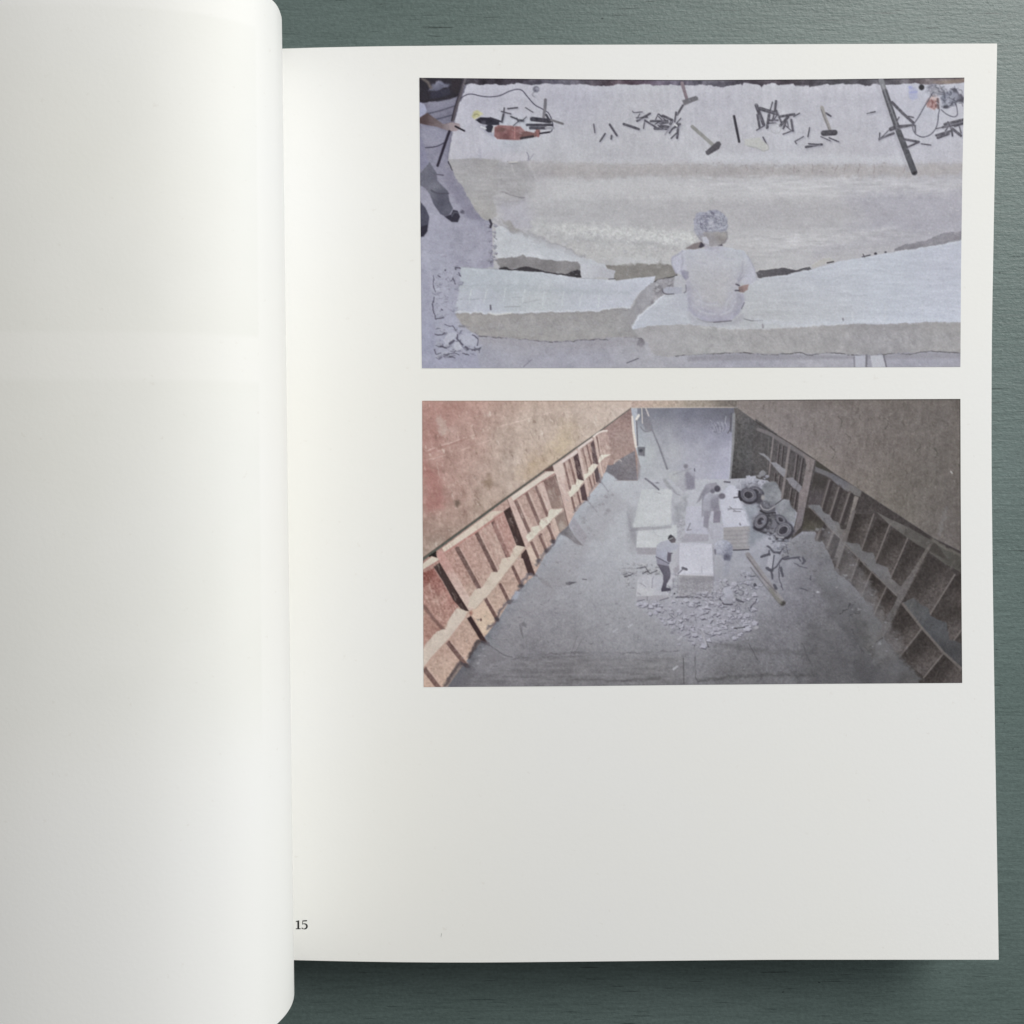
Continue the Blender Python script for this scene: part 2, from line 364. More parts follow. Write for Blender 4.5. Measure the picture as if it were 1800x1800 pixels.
    # lower left block
    c.poly([(325, 320), (560, 337), (850, 357), (1080, 393), (1300, 407), (1555, 380), (1540, 425), (1470, 470), (1400, 560), (1395, 582), (1200, 602), (850, 608), (560, 622), (285, 612), (310, 480)],
           [(400, 380, (168, 173, 181)), (700, 400, (172, 177, 184)), (1100, 430, (178, 181, 190)), (1450, 410, (182, 184, 194)), (400, 560, (174, 176, 187)), (800, 560, (180, 183, 187)), (1250, 560, (182, 184, 194))], rough=.8, soft=1.4, g=10, )
    c.poly([(310, 430), (1400, 470), (1380, 500), (310, 460)], (160, 165, 172), a=.35, soft=4, rough=3)
    for x, y, d in ((392, 465, -14), (490, 455, -22), (607, 450, -10), (730, 462, -14), (856, 475, -16), (976, 475, -14), (1092, 485, -18), (1203, 490, -12)):
        c.line([(x, y), (x + d, y + 88)], 1.7, (194, 198, 202), a=.75, soft=1.6, rough=1)
    c.line([(315, 442), (560, 438), (820, 440)], 1.4, (152, 157, 165), a=.6, rough=1.5); c.line([(320, 528), (560, 520), (720, 512)], 1.6, (148, 152, 160), a=.7, rough=1)
    c.line([(600, 575), (700, 572)], 1.4, (148, 150, 156)); c.line([(720, 550), (830, 528)], 1.4, (156, 158, 164), a=.7)
    c.line([(512, 566), (514, 590)], 3.2, (112, 110, 120)); c.line([(330, 322), (560, 337)], 1.3, (142, 143, 154), a=.7)
    c.poly([(290, 614), (420, 612), (560, 624), (850, 610), (1200, 602), (1330, 578), (1400, 582), (1480, 460), (1545, 418), (1525, 555), (1440, 630), (1405, 690), (1410, 720), (1485, 772), (1320, 766), (1150, 782), (950, 792), (820, 787), (600, 772), (430, 757), (370, 720), (340, 690), (300, 640)],
           [(400, 640, (152, 149, 149)), (800, 700, (150, 148, 149)), (1250, 690, (149, 147, 148)), (1480, 520, (147, 146, 153)), (420, 740, (144, 141, 143))], rough=1.4, soft=1.5, g=16)
    for x in range(500, 1350, 55): c.line([(x, 650), (x + 60, 690 + (x * 7) % 50)], 2.2, (162, 160, 162), a=.6, soft=2.6, rough=3); c.line([(x + 14, 660), (x + 70, 702 + (x * 7) % 50)], 2, (134, 132, 136), a=.5, soft=2.6, rough=3)
    c.line([(500, 618), (560, 622), (640, 616)], 3.2, (190, 190, 190), a=.9, rough=1)
    c.line([(340, 695), (372, 705)], 4, (128, 126, 132), a=.6, soft=3)
    c.poly([(430, 760), (820, 792), (950, 798), (1150, 786), (1320, 770), (1490, 778), (1500, 810), (1200, 830), (700, 820), (440, 800)], (146, 143, 150), a=.65, soft=9, rough=3)
    c.curve([(430, 757), (600, 774), (700, 778), (820, 790), (950, 795), (1150, 782), (1250, 780), (1315, 766), (1480, 775)], 2.2, (104, 101, 107), rough=1.2, soft=1.5)
    c.ell(1465, 797, 22, 26, (118, 115, 122), rough=1.5, soft=3)
    # lower right block
    c.f = 'P'
    o = lambda f, p: [(FR[f][0] + a / FR[f][2], FR[f][1] + b / FR[f][2]) for a, b in p]
    c.poly(o('C', [(1407, 712), (1440, 640), (1520, 570), (1600, 502), (1760, 480)]) + o('D', [(430, 397), (620, 373), (780, 337), (940, 291), (1100, 262), (1400, 212), (1600, 177), (1760, 146), (1760, 668), (1500, 670), (1250, 682), (1000, 682), (700, 702), (500, 714), (300, 718), (100, 694), (0, 682)]) + o('C', [(1600, 690), (1450, 705), (1412, 722)]),
           [(1120, 560, (182, 185, 195)), (1180, 540, (178, 180, 188)), (1300, 540, (172, 173, 178)), (1360, 500, (175, 177, 185)), (1450, 480, (178, 181, 191)), (1350, 555, (176, 177, 180)), (1450, 550, (180, 182, 188)), (1550, 500, (180, 184, 194)), (1660, 460, (174, 176, 188)), (1600, 560, (184, 188, 199)), (1680, 545, (181, 184, 196))], rough=.6, soft=1.4, g=10, gk='h')
    c.poly(o('C', [(1600, 692), (1500, 700), (1410, 722), (1440, 745), (1510, 800), (1530, 862), (1560, 886)]) + o('D', [(0, 884), (100, 875), (310, 865), (500, 875), (700, 869), (900, 868), (1130, 880), (1300, 870), (1500, 856), (1620, 862), (1760, 866), (1760, 668), (1500, 672), (1250, 684), (1000, 684), (700, 704), (500, 716), (300, 720), (100, 696), (0, 684)]),
           [(1150, 600, (158, 156, 160)), (1250, 595, (158, 157, 159)), (1350, 600, (154, 152, 154)), (1450, 590, (152, 150, 152)), (1550, 595, (145, 143, 148)), (1660, 590, (147, 145, 147))], rough=1.2, soft=1.5, g=18)
    c.f = 'D'
    for x in range(60, 1720, 62): c.line([(x, 730), (x + 50, 770 + (x * 7) % 60)], 2.2, (164, 162, 165), a=.5, soft=2.6, rough=3); c.line([(x + 16, 742), (x + 62, 784 + (x * 5) % 60)], 2, (136, 134, 138), a=.45, soft=2.6, rough=3)
    c.line([(80, 700), (300, 720), (500, 716), (700, 704), (850, 690), (1000, 680)], 2.5, (188, 188, 190), a=.6, rough=2, soft=2.5)
    c.poly([(0, 890), (310, 870), (700, 875), (1130, 885), (1300, 876), (1500, 862), (1760, 870), (1760, 900), (900, 905), (0, 915)], (138, 136, 144), a=.8, soft=5)
    c.curve([(-80, 886), (100, 876), (310, 864), (500, 877), (700, 866), (760, 878), (900, 866), (1040, 880), (1130, 884), (1300, 868), (1400, 872), (1500, 856), (1620, 863), (1740, 866)], 2, (108, 106, 110), rough=1)
    c.poly([(1055, 882), (1120, 882), (1118, 960), (1060, 960)], (168, 168, 178)); c.line([(1128, 880), (1125, 960)], 3, (118, 116, 124), soft=2); c.line([(1048, 890), (1050, 955)], 1.5, (118, 116, 124))
    c.poly([(1150, 882), (1230, 880), (1250, 960), (1165, 960)], (174, 174, 182)); c.line([(1236, 885), (1254, 960)], 2.5, (112, 110, 118), soft=2)
    for x in (820, 935, 1040, 1110, 1250, 1480): c.line([(x, 560), (x - 4, 650)], 2, (190, 192, 198), a=.45, soft=2.5, rough=2)
    c.line([(978, 650), (980, 660)], 3, (122, 120, 128)); c.line([(470, 685), (472, 705)], 3, (142, 140, 146))
    c.line([(350, 650), (400, 662), (470, 660)], 1.6, (128, 128, 134))
    c.poly([(425, 352), (520, 332), (600, 327), (680, 342), (765, 318), (778, 335), (620, 371), (440, 392)], (98, 96, 102), rough=1, soft=1.3, g=16)
    c.line([(425, 350), (520, 328), (600, 323), (680, 338), (780, 312), (860, 265)], 1.8, (188, 187, 188), a=.7, rough=1)
    c.poly([(780, 310), (850, 268), (885, 262), (935, 285), (880, 296), (790, 330)], (168, 166, 166), soft=1.5); c.line([(878, 296), (918, 288)], 2, (76, 74, 80))
    c.line([(1100, 258), (1150, 246)], 2, (86, 84, 92)); c.ell(1184, 238, 10, 9, (84, 82, 90)); c.ell(1248, 229, 8, 6, (90, 88, 96)); c.line([(1105, 240), (1115, 262)], 1.6, (96, 94, 100))
    c.poly([(1300, 222), (1310, 205), (1380, 178), (1440, 170), (1500, 157), (1570, 130), (1620, 112), (1760, 92), (1760, 148), (1600, 177), (1400, 212)], (128, 126, 133), rough=1, soft=1.3, g=14)
    c.line([(1310, 205), (1380, 178), (1500, 157), (1620, 110), (1740, 95)], 1.2, (100, 98, 106), a=.7, rough=1)
    c.line([(390, 262), (560, 215), (720, 180), (900, 150)], 1.4, (150, 149, 152), a=.6, rough=2); c.line([(390, 255), (700, 170), (900, 130)], 2, (184, 183, 185), a=.5, rough=3, soft=3)
    # broad modelling of the big rough-cut face
    c.f = 'P'
    c.poly([(925, 318), (1690, 316), (1690, 344), (1200, 350), (935, 346)], (188, 187, 190), a=.45, soft=14, rough=5)
    c.poly([(930, 356), (1200, 360), (1480, 358), (1600, 372), (1400, 396), (1100, 394), (940, 388)], (158, 156, 160), a=.42, soft=22, rough=6)
    c.poly([(1480, 330), (1700, 318), (1700, 412), (1600, 425), (1440, 440), (1520, 390)], (148, 146, 157), a=.5, soft=34, rough=6)
    c.poly([(960, 398), (1060, 396), (1180, 404), (1225, 412), (1225, 428), (1120, 424), (1000, 414)], (194, 194, 195), a=.7, soft=9, rough=5, g=30, gk='f')
    c.poly([(980, 425), (1100, 432), (1200, 440), (1190, 462), (1080, 462), (1010, 446)], (178, 177, 178), a=.6, soft=9, rough=5, g=20, gk='f')
    c.poly([(1290, 420), (1420, 414), (1560, 404), (1500, 424), (1330, 448)], (184, 183, 186), a=.5, soft=10, rough=5, g=20, gk='h')
    c.line([(868, 384), (884, 398), (900, 408), (930, 412), (985, 432), (1026, 452)], 3.4, (136, 134, 140), a=.5, soft=4, rough=3)
    c.line([(1060, 412), (1120, 428), (1190, 440)], 2, (146, 144, 149), a=.6, soft=3, rough=4)
    c.line([(1330, 452), (1400, 436), (1500, 420), (1600, 408)], 2, (146, 144, 150), a=.5, soft=3, rough=3)
    c.poly([(790, 290), (905, 290), (930, 330), (900, 360), (840, 372)], (158, 156, 158), a=.35, soft=20, rough=5, g=20, gk='h')
    c.specks([(880, 320), (1690, 320), (1690, 430), (900, 440)], 240, (196, 195, 197), a=.5, L=7, seed=91); c.specks([(880, 320), (1690, 320), (1690, 430), (900, 440)], 170, (140, 138, 143), a=.45, L=6, seed=92)
    c.chips([(940, 400), (1220, 405), (1200, 455), (1000, 440)], 120, 4.5, (190, 189, 191), (150, 148, 152), a=.55, seed=93, ln=.5)
    # arrises catching the light, fractured faces
    c.f = 'C'
    c.line([(330, 330), (560, 345), (850, 366), (1080, 402), (1300, 416), (1545, 388)], 2.4, (188, 191, 199), a=.6, soft=2, rough=1.5)
    c.line([(300, 605), (560, 614), (850, 602), (1200, 594), (1390, 574)], 2.6, (192, 194, 200), a=.7, soft=2, rough=1.5)
    c.line([(290, 618), (560, 630), (850, 616), (1200, 608), (1390, 588)], 2.4, (128, 126, 129), a=.55, soft=2.4, rough=2)
    c.line([(1410, 705), (1445, 640), (1525, 572), (1605, 503)], 3, (196, 198, 206), a=.8, soft=2, rough=1)
    c.line([(560, 262), (640, 252), (710, 230), (900, 268), (1060, 280)], 2.2, (192, 193, 198), a=.7, soft=2, rough=1.5)
    c.line([(545, 65), (535, 200), (545, 270)], 2, (192, 193, 200), a=.6, soft=2, rough=1)
    c.poly([(640, 100), (760, 105), (960, 185), (1100, 255), (1060, 262), (900, 205), (740, 130)], (154, 153, 158), a=.5, soft=6, rough=3)
    c.poly([(1300, 290), (1560, 300), (1640, 300), (1560, 270), (1300, 265)], (186, 186, 190), a=.5, soft=6, rough=2)
    c.chips([(640, 90), (1100, 230), (1600, 260), (1790, 120), (1500, 70), (900, 60)], 150, 5, (182, 182, 186), (150, 149, 153), a=.5, seed=71, ln=.5)
    c.chips([(340, 640), (1380, 600), (1440, 760), (430, 750)], 130, 6, (158, 156, 159), (136, 134, 138), a=.5, seed=72, ln=.5)
    c.specks([(300, 330), (1500, 400), (1380, 590), (300, 600)], 120, (158, 162, 171), a=.5, L=6, seed=73)
    c.poly([(440, 770), (820, 800), (1150, 795), (1480, 785), (1480, 850), (900, 880), (460, 850)], (150, 148, 155), a=.4, soft=10, rough=5, g=14)
    c.f = 'D'
    c.chips([(0, 700), (700, 710), (1740, 680), (1740, 850), (0, 870)], 170, 6, (160, 158, 161), (138, 136, 140), a=.45, seed=74, ln=.5)
    c.line([(430, 660), (700, 690), (1000, 668), (1300, 666), (1740, 655)], 5, (190, 193, 202), a=.5, soft=6, rough=3)
    c.line([(440, 400), (620, 378), (780, 342), (940, 297), (1100, 268), (1400, 218), (1600, 183), (1740, 155)], 3, (188, 191, 200), a=.6, soft=3, rough=1.5)
    c.poly([(300, 100), (900, 110), (1300, 80), (1500, 120), (900, 200), (500, 210)], (178, 177, 181), a=.4, soft=16, rough=5, g=40, gk='h')
    c.f = 'B'
    c.poly([(0, 700), (600, 690), (1300, 700), (1720, 720), (1720, 780), (900, 800), (0, 760)], (178, 177, 181), a=.4, soft=16, rough=5, g=40, gk='h')
    c.poly([(0, 520), (400, 540), (1000, 545), (1400, 560), (1400, 600), (600, 600), (0, 585)], (190, 191, 197), a=.5, soft=10, rough=4)
    # seated figure seen from behind
    c.f = 'z5'
    c.poly([(450, 600), (560, 590), (700, 580), (820, 560), (960, 548), (1130, 580), (1250, 605), (1320, 690), (1385, 820), (1432, 985), (1330, 1050), (1200, 1040), (1150, 1160), (1245, 1170), (1268, 1270), (1190, 1430), (1080, 1525), (870, 1548), (700, 1522), (600, 1460), (520, 1380), (510, 1200), (490, 1020), (530, 960), (540, 900), (480, 860), (440, 930), (360, 905), (310, 790), (310, 690), (390, 640)],
           [(600, 680, (182, 184, 194)), (850, 680, (178, 178, 191)), (1150, 700, (180, 184, 193)), (1330, 900, (174, 174, 185)), (370, 780, (176, 176, 188)), (700, 950, (174, 174, 180)), (1000, 980, (172, 171, 177)), (650, 1200, (170, 169, 175)), (950, 1250, (169, 168, 173)), (560, 1250, (166, 166, 180)), (1200, 1250, (162, 161, 174)), (700, 1450, (158, 157, 173)), (950, 1470, (154, 152, 168)), (1150, 1400, (160, 159, 173))], soft=2, rough=.8, g=10)
    c.line([(560, 850), (760, 870), (1000, 880)], 2, (190, 191, 198), a=.6, soft=2.5); c.line([(760, 860), (880, 1000), (990, 1130)], 2.2, (188, 189, 194), a=.7, soft=2)
    c.line([(600, 1360), (760, 1430), (950, 1440), (1150, 1390), (1250, 1280)], 2, (176, 175, 188), a=.6, soft=3)
    c.poly([(420, 870), (480, 865), (530, 880), (532, 960), (490, 1000), (440, 950)], (140, 139, 154), soft=2.5)
    c.poly([(345, 940), (440, 930), (475, 1000), (495, 1080), (490, 1150), (440, 1175), (330, 1172), (330, 1080)], (168, 168, 175), soft=2, g=8)
    c.poly([(180, 1120), (240, 1085), (330, 1085), (440, 1085), (440, 1170), (330, 1178), (220, 1170)], (160, 161, 172), soft=2)
    c.curve([(180, 1110), (195, 1160), (250, 1178), (330, 1175)], 1.8, (108, 106, 114), soft=1.6); c.curve([(492, 1060), (495, 1130), (470, 1165)], 1.8, (116, 114, 124), soft=1.8)
    c.poly([(480, 580), (590, 512), (690, 488), (745, 540), (690, 572), (600, 590)], (128, 121, 124), soft=1.6); c.poly([(690, 490), (745, 520), (742, 548), (690, 570), (660, 560)], (84, 80, 90), soft=2)
    c.poly([(912, 545), (965, 505), (978, 540)], (80, 77, 86), soft=1.4)
    c.poly([(640, 400), (700, 355), (900, 345), (1030, 355), (1038, 440), (1005, 500), (920, 540), (820, 550), (720, 515), (690, 470)], [(800, 420, (142, 139, 144)), (980, 400, (146, 143, 143)), (880, 500, (150, 147, 152)), (950, 440, (132, 128, 130))], soft=1.6, g=16)
    c.poly([(700, 430), (760, 420), (795, 470), (800, 530), (760, 520), (720, 500)], (176, 176, 186), soft=2)
    c.poly([(600, 250), (605, 190), (640, 110), (720, 92), (880, 68), (990, 110), (1040, 200), (1052, 290), (1020, 340), (900, 350), (760, 350), (700, 380), (640, 400), (605, 330)], [(680, 200, (148, 148, 162)), (850, 120, (138, 138, 152)), (980, 200, (146, 147, 158)), (840, 260, (152, 153, 164)), (660, 330, (156, 157, 168))], soft=2, rough=1.2, g=20, gk='f')
    r = np.random.RandomState(11)
    for k in range(95):
        th = r.uniform(0, 6.28); rr = r.uniform(0, 1) ** .5
        x = 825 + 205 * rr * math.cos(th); y = 222 + 135 * rr * math.sin(th); b = r.uniform(0, 6.28); l = r.uniform(12, 34)
        c.curve([(x, y), (x + l * math.cos(b), y + l * .5 * math.sin(b)), (x + l * 1.6 * math.cos(b + .8), y + l * .9 * math.sin(b + .8))], r.uniform(.8, 1.6), (104, 103, 118) if r.rand() < .62 else (170, 171, 181), a=r.uniform(.2, .6))
    for k in range(170):
        th = r.uniform(0, 6.28); rr = r.uniform(0, 1) ** .5
        x = 825 + 215 * rr * math.cos(th); y = 215 + 145 * rr * math.sin(th)
        b = th + 1.57 + r.uniform(-.7, .7); l = r.uniform(14, 40)
        c.curve([(x, y), (x + l * math.cos(b), y + l * .7 * math.sin(b)), (x + l * 1.7 * math.cos(b + .5), y + l * 1.2 * math.sin(b + .5))], r.uniform(.9, 1.8), (108, 107, 121) if r.rand() < .58 else (172, 173, 183), a=r.uniform(.25, .6))
    c.ell(835, 255, 40, 26, (178, 178, 188), a=.6, soft=3, rough=1.5); c.poly([(610, 330), (640, 300), (720, 360), (690, 470), (640, 400)], (160, 160, 171), a=.6, soft=5, rough=2)
    c.line([(700, 380), (640, 400), (690, 470)], 2, (128, 126, 138), a=.6, soft=2); c.line([(1035, 360), (1038, 440), (1005, 500), (920, 540)], 2, (120, 116, 122), a=.7, soft=2)
    for k in range(60):
        x = r.uniform(630, 1020); y = 335 + (80 if x < 720 else 25) * r.uniform(-.4, 1); b = r.uniform(0, 6.28); l = r.uniform(10, 26)
        c.curve([(x, y), (x + l * math.cos(b), y + l * .6 * math.sin(b)), (x + l * 1.5 * math.cos(b + .8), y + l * math.sin(b + .8))], r.uniform(1, 2), (118, 117, 130) if r.rand() < .7 else (164, 165, 175), a=r.uniform(.2, .5))
    c.poly([(730, 520), (830, 555), (930, 545), (980, 560), (860, 600), (740, 580)], (156, 154, 166), a=.7, soft=4)
    c.curve([(450, 610), (400, 650), (315, 700), (312, 790), (362, 905)], 2.2, (150, 149, 162), a=.8, soft=2.5); c.curve([(440, 660), (450, 760), (430, 860), (480, 870)], 2.4, (146, 145, 158), a=.75, soft=3)
    c.curve([(1310, 680), (1385, 820), (1432, 985)], 2.2, (150, 149, 160), a=.7, soft=2.5); c.curve([(1240, 760), (1230, 880), (1195, 1000), (1180, 1060)], 3, (144, 143, 156), a=.75, soft=4)
    c.poly([(505, 1010), (545, 980), (580, 1150), (580, 1320), (650, 1450), (600, 1460), (520, 1380), (505, 1200)], (150, 149, 164), a=.6, soft=7)
    c.poly([(1150, 1160), (1260, 1190), (1265, 1290), (1190, 1430), (1120, 1490), (1100, 1400), (1160, 1290)], (146, 145, 158), a=.6, soft=7)
    c.poly([(460, 640), (700, 600), (960, 570), (1240, 620), (1330, 800), (1160, 1160), (1230, 1290), (1060, 1500), (870, 1530), (640, 1470), (530, 1300), (520, 1000), (480, 850)], (164, 163, 168), a=.35, soft=9, g=14)
    c.poly([(640, 640), (1150, 620), (1180, 800), (900, 860), (620, 820)], (184, 184, 190), a=.45, soft=16, rough=3); c.poly([(700, 1000), (1000, 1020), (1000, 1300), (760, 1330)], (176, 175, 178), a=.4, soft=18, rough=3)
    for p in ([(560, 700), (640, 760), (760, 780)], [(900, 620), (1000, 700), (1120, 720)], [(640, 1240), (760, 1300), (900, 1300)], [(620, 1120), (680, 1210), (700, 1330)], [(1090, 1180), (1020, 1280), (1010, 1390)], [(560, 1290), (700, 1400), (860, 1430)], [(1140, 1260), (1060, 1380), (940, 1440)]):
        c.curve(p, 2.6, (152, 151, 164), a=.55, soft=4); c.curve([(a_ + 8, b_ + 14) for a_, b_ in p], 2.2, (190, 191, 198), a=.5, soft=4)
    c.poly([(520, 1400), (640, 1510), (860, 1560), (1090, 1540), (1220, 1440), (1290, 1470), (1180, 1580), (860, 1600), (600, 1560), (500, 1450)], (150, 149, 158), a=.6, soft=7)
    c.poly([(1185, 1085), (1250, 1060), (1322, 1048), (1305, 1120), (1250, 1158), (1190, 1150)], [(1290, 1080, (148, 124, 125)), (1200, 1130, (126, 110, 112))], soft=1.5)
    c.line([(1155, 1048), (1195, 1065)], 2.4, (92, 88, 98), soft=2); c.line([(1145, 1130), (1190, 1130)], 2.4, (88, 84, 94), soft=2.4); c.line([(1190, 1000), (1260, 930)], 1.5, (140, 138, 150), a=.7)
    for k in range(7): c.line([(1185, 1010), (1120 + k * 28, 880 + abs(k - 3) * 18)], 1.3, (146, 145, 158), a=.5)
    c.line([(1262, 1290), (1225, 1370)], 1.4, (108, 106, 118)); c.curve([(640, 1500), (730, 1535), (860, 1548), (1090, 1528)], 2, (128, 126, 134), a=.7, soft=2.4); c.line([(860, 1550), (1090, 1530)], 2, (104, 100, 108), a=.7, soft=2)
    c.poly([(380, 1180), (510, 1180), (520, 1400), (440, 1400), (300, 1320)], (164, 165, 176), a=.5, soft=10)
    # tools: disc grinder, cable, chisels
    c.f = 'z1'
    dk = (86, 84, 93)
    c.poly([(655, 500), (690, 440), (730, 425), (795, 470), (740, 512), (690, 535)], (168, 165, 128), soft=2.5, rough=1, g=24, gk='f'); c.line([(690, 480), (730, 470)], 2, (122, 118, 92), a=.7)
    c.poly([(720, 600), (830, 580), (930, 660), (930, 760), (860, 720), (780, 650)], (150, 149, 162), a=.8, soft=5)
    c.poly([(705, 540), (760, 508), (870, 512), (985, 560), (985, 600), (860, 602), (760, 580)], (60, 58, 70), soft=1.6, g=14, gk='f'); c.line([(880, 515), (1020, 565)], 3, (70, 67, 78)); c.ell(800, 570, 30, 22, (86, 84, 96), soft=2)
    c.ell(872, 640, 50, 46, (62, 61, 73), soft=1.8); c.line([(770, 620), (825, 640)], 3, (186, 186, 192)); c.line([(905, 680), (925, 620)], 3, (176, 172, 176))
    c.poly([(928, 625), (970, 600), (1100, 606), (1230, 615), (1285, 668), (1290, 700), (1240, 772), (1180, 777), (960, 765), (925, 730)], [(1000, 650, (138, 96, 99)), (1150, 700, (142, 94, 97)), (1050, 750, (118, 78, 83)), (960, 700, (128, 88, 92)), (1220, 680, (136, 98, 101))], soft=2, g=24)
    c.ell(1020, 655, 45, 26, (118, 84, 86), soft=3, rough=1)
    c.poly([(1240, 690), (1300, 670), (1390, 690), (1425, 648), (1462, 658), (1462, 720), (1410, 740), (1330, 745), (1240, 765)], (122, 88, 90), soft=1.8, g=20); c.line([(1240, 755), (1380, 733)], 4, (72, 64, 70), soft=2); c.line([(1425, 655), (1440, 730)], 4, (140, 94, 96))
    c.line([(1165, 620), (1165, 760)], 1.4, (176, 120, 120), a=.6)
    c.curve([(1460, 698), (1580, 682), (1612, 620), (1600, 540), (1560, 460), (1490, 412), (1400, 362), (1310, 262), (1260, 202), (1200, 180), (1100, 205), (990, 255), (870, 270), (770, 260), (660, 237), (590, 250), (530, 290)], 1.7, (82, 80, 94))
    c.line([(1465, 697), (1570, 682)], 3, (56, 52, 62))
    c.line([(1525, 305), (1520, 400), (1505, 510)], 5.4, (116, 114, 122)); c.line([(1370, 530), (1575, 552)], 8, (74, 72, 82), soft=1.4, g=20); c.line([(1310, 598), (1600, 598)], 4.6, (76, 74, 84), g=20); c.line([(1350, 634), (1530, 634)], 5.6, (84, 82, 92), g=20)
    c.line([(1590, 540), (1728, 585)], 4, (114, 112, 117)); c.line([(1535, 480), (1570, 545)], 4, (80, 78, 88)); c.line([(1530, 634), (1620, 636)], 4, (138, 137, 146))
    for p, w in (([(1042, 400), (1038, 450)], 2.6), ([(1035, 470), (1015, 562)], 4), ([(1008, 440), (1120, 470)], 2), ([(1085, 408), (1195, 396)], 2.6), ([(1290, 395), (1380, 450)], 1.5), ([(1120, 500), (1190, 530)], 2.8), ([(1205, 545), (1265, 550)], 4.5), ([(1262, 540), (1302, 505)], 1.6), ([(1150, 605), (1205, 560)], 1.6), ([(1190, 520), (1215, 560)], 2)):
        c.line([(a_ + 10, b_ + 12) for a_, b_ in p], w + 1.2, (142, 141, 152), a=.5, soft=3); c.line(p, w, dk)
    c.ell(1415, 182, 40, 40, (112, 112, 124), soft=2, g=30); c.ell(1425, 172, 18, 16, (136, 136, 148), soft=3); c.curve([(1390, 215), (1370, 245), (1400, 272)], 1.4, (116, 115, 126), a=.8)
    c.f = 'z2'
    c.line([(1325, 108), (1380, 290)], 6, (124, 113, 122), w2=5.5); c.poly([(1325, 310), (1485, 258), (1512, 275), (1515, 305), (1350, 372)], (112, 110, 117), soft=1.5, g=14); c.line([(1335, 370), (1270, 480)], 4, (98, 96, 104))
    for p, w in (([(290, 588), (304, 690)], 2), ([(478, 593), (562, 722)], 3.6), ([(425, 700), (365, 790)], 3), ([(500, 725), (495, 760)], 3.4), ([(643, 588), (818, 648)], 4.4), ([(743, 438), (760, 455), (862, 446)], 1.6), ([(950, 465), (800, 552)], 4), ([(790, 515), (920, 508)], 2.2), ([(890, 540), (873, 640)], 2.2), ([(895, 548), (1020, 625)], 3.2), ([(1008, 640), (1150, 642)], 5.2), ([(1045, 470), (1010, 550)], 1.6), ([(1055, 472), (1150, 560)], 2.6), ([(1100, 490), (1212, 542)], 4.2), ([(958, 555), (1155, 552)], 4), ([(1060, 582), (1160, 572)], 3.2), ([(1080, 608), (1165, 622)], 4.4), ([(1255, 450), (1240, 560)], 3.2), ([(1200, 540), (1180, 592)], 2), ([(1312, 520), (1250, 590)], 2), ([(1215, 560), (1150, 680)], 2), ([(1282, 590), (1268, 750)], 4.4), ([(1300, 588), (1230, 632)], 4), ([(1255, 698), (1198, 756)], 2.4), ([(1215, 640), (1178, 692)], 3), ([(1100, 640), (1040, 600)], 2.4), ([(1050, 500), (1090, 540)], 2), ([(830, 470), (800, 520)], 1.6), ([(1010, 590), (1060, 560)], 2)):
        c.line([(a_ + 12, b_ + 15) for a_, b_ in p], w + 1.2, (142, 141, 152), a=.5, soft=3); c.line(p, w, (84, 82, 91), a=.92, g=30); c.line([(a_ - 2, b_ - 4) for a_, b_ in p], max(.7, w * .3), (132, 131, 140), a=.28)
    c.line([(1128, 712), (1195, 610)], 3, (138, 136, 146)); c.line([(1240, 590), (1265, 610)], 3, (188, 188, 192))
    c.line([(1445, 618), (1690, 835)], 6, (138, 137, 138), w2=6.4); c.poly([(1598, 910), (1735, 792), (1765, 792), (1785, 825), (1760, 880), (1632, 955), (1610, 945)], (98, 96, 103), soft=1.5, g=16)
    c.f = 'z3'
    c.line([(135, 497), (195, 795)], 4.4, (72, 70, 79))
    for p, w in (([(395, 368), (430, 460)], 6.4), ([(428, 450), (480, 590)], 6), ([(408, 480), (435, 630)], 4), ([(440, 408), (620, 462)], 6.6), ([(585, 332), (560, 420)], 2.2), ([(627, 320), (612, 435)], 4.2), ([(545, 480), (522, 632)], 5), ([(600, 480), (580, 560)], 2.6), ([(630, 430), (690, 572)], 3.4), ([(675, 500), (838, 473)], 4.4), ([(902, 462), (835, 500)], 2.2), ([(765, 508), (678, 606)], 5), ([(750, 540), (712, 640)], 3.6), ([(805, 538), (825, 670)], 4), ([(825, 665), (710, 706)], 2.4), ([(730, 600), (800, 660)], 1.8), ([(525, 578), (622, 574)], 2.2), ([(555, 545), (645, 542)], 3.6), ([(400, 660), (492, 605)], 2.4), ([(475, 743), (516, 826)], 2.4), ([(948, 735), (848, 792), (866, 818)], 1.8), ([(1020, 632), (1000, 737)], 2.4), ([(978, 857), (1162, 826)], 4.2), ([(1008, 818), (1125, 826)], 2.4), ([(1210, 458), (1268, 496)], 3.2), ([(1150, 735), (1265, 785)], 1.8), ([(1250, 750), (1360, 795)], 2.4), ([(1690, 466), (1790, 440)], 1.6), ([(640, 480), (600, 540)], 2), ([(760, 560), (770, 620)], 1.6)):
        c.line([(a_ + 12, b_ + 15) for a_, b_ in p], w + 1.2, (142, 141, 152), a=.5, soft=3); c.line(p, w, (84, 82, 91), a=.92, g=30); c.line([(a_ - 2, b_ - 4) for a_, b_ in p], max(.7, w * .3), (132, 131, 140), a=.28)
    c.ell(625, 640, 66, 62, (150, 150, 155), ring=1.5, a=.7); c.poly([(255, 765), (430, 745), (530, 830), (540, 890), (480, 905), (400, 865), (260, 835)], (176, 176, 176), soft=3); c.curve([(290, 845), (400, 870), (480, 905), (540, 880), (530, 830)], 1.5, (150, 150, 152), a=.8)
    c.line([(1165, 395), (1195, 500), (1258, 655)], 6.4, (144, 141, 142), w2=6); c.line([(1155, 420), (1250, 660)], 2, (112, 110, 116), a=.6); c.line([(1185, 695), (1315, 688)], 10, (86, 84, 92), soft=1.4, g=20)
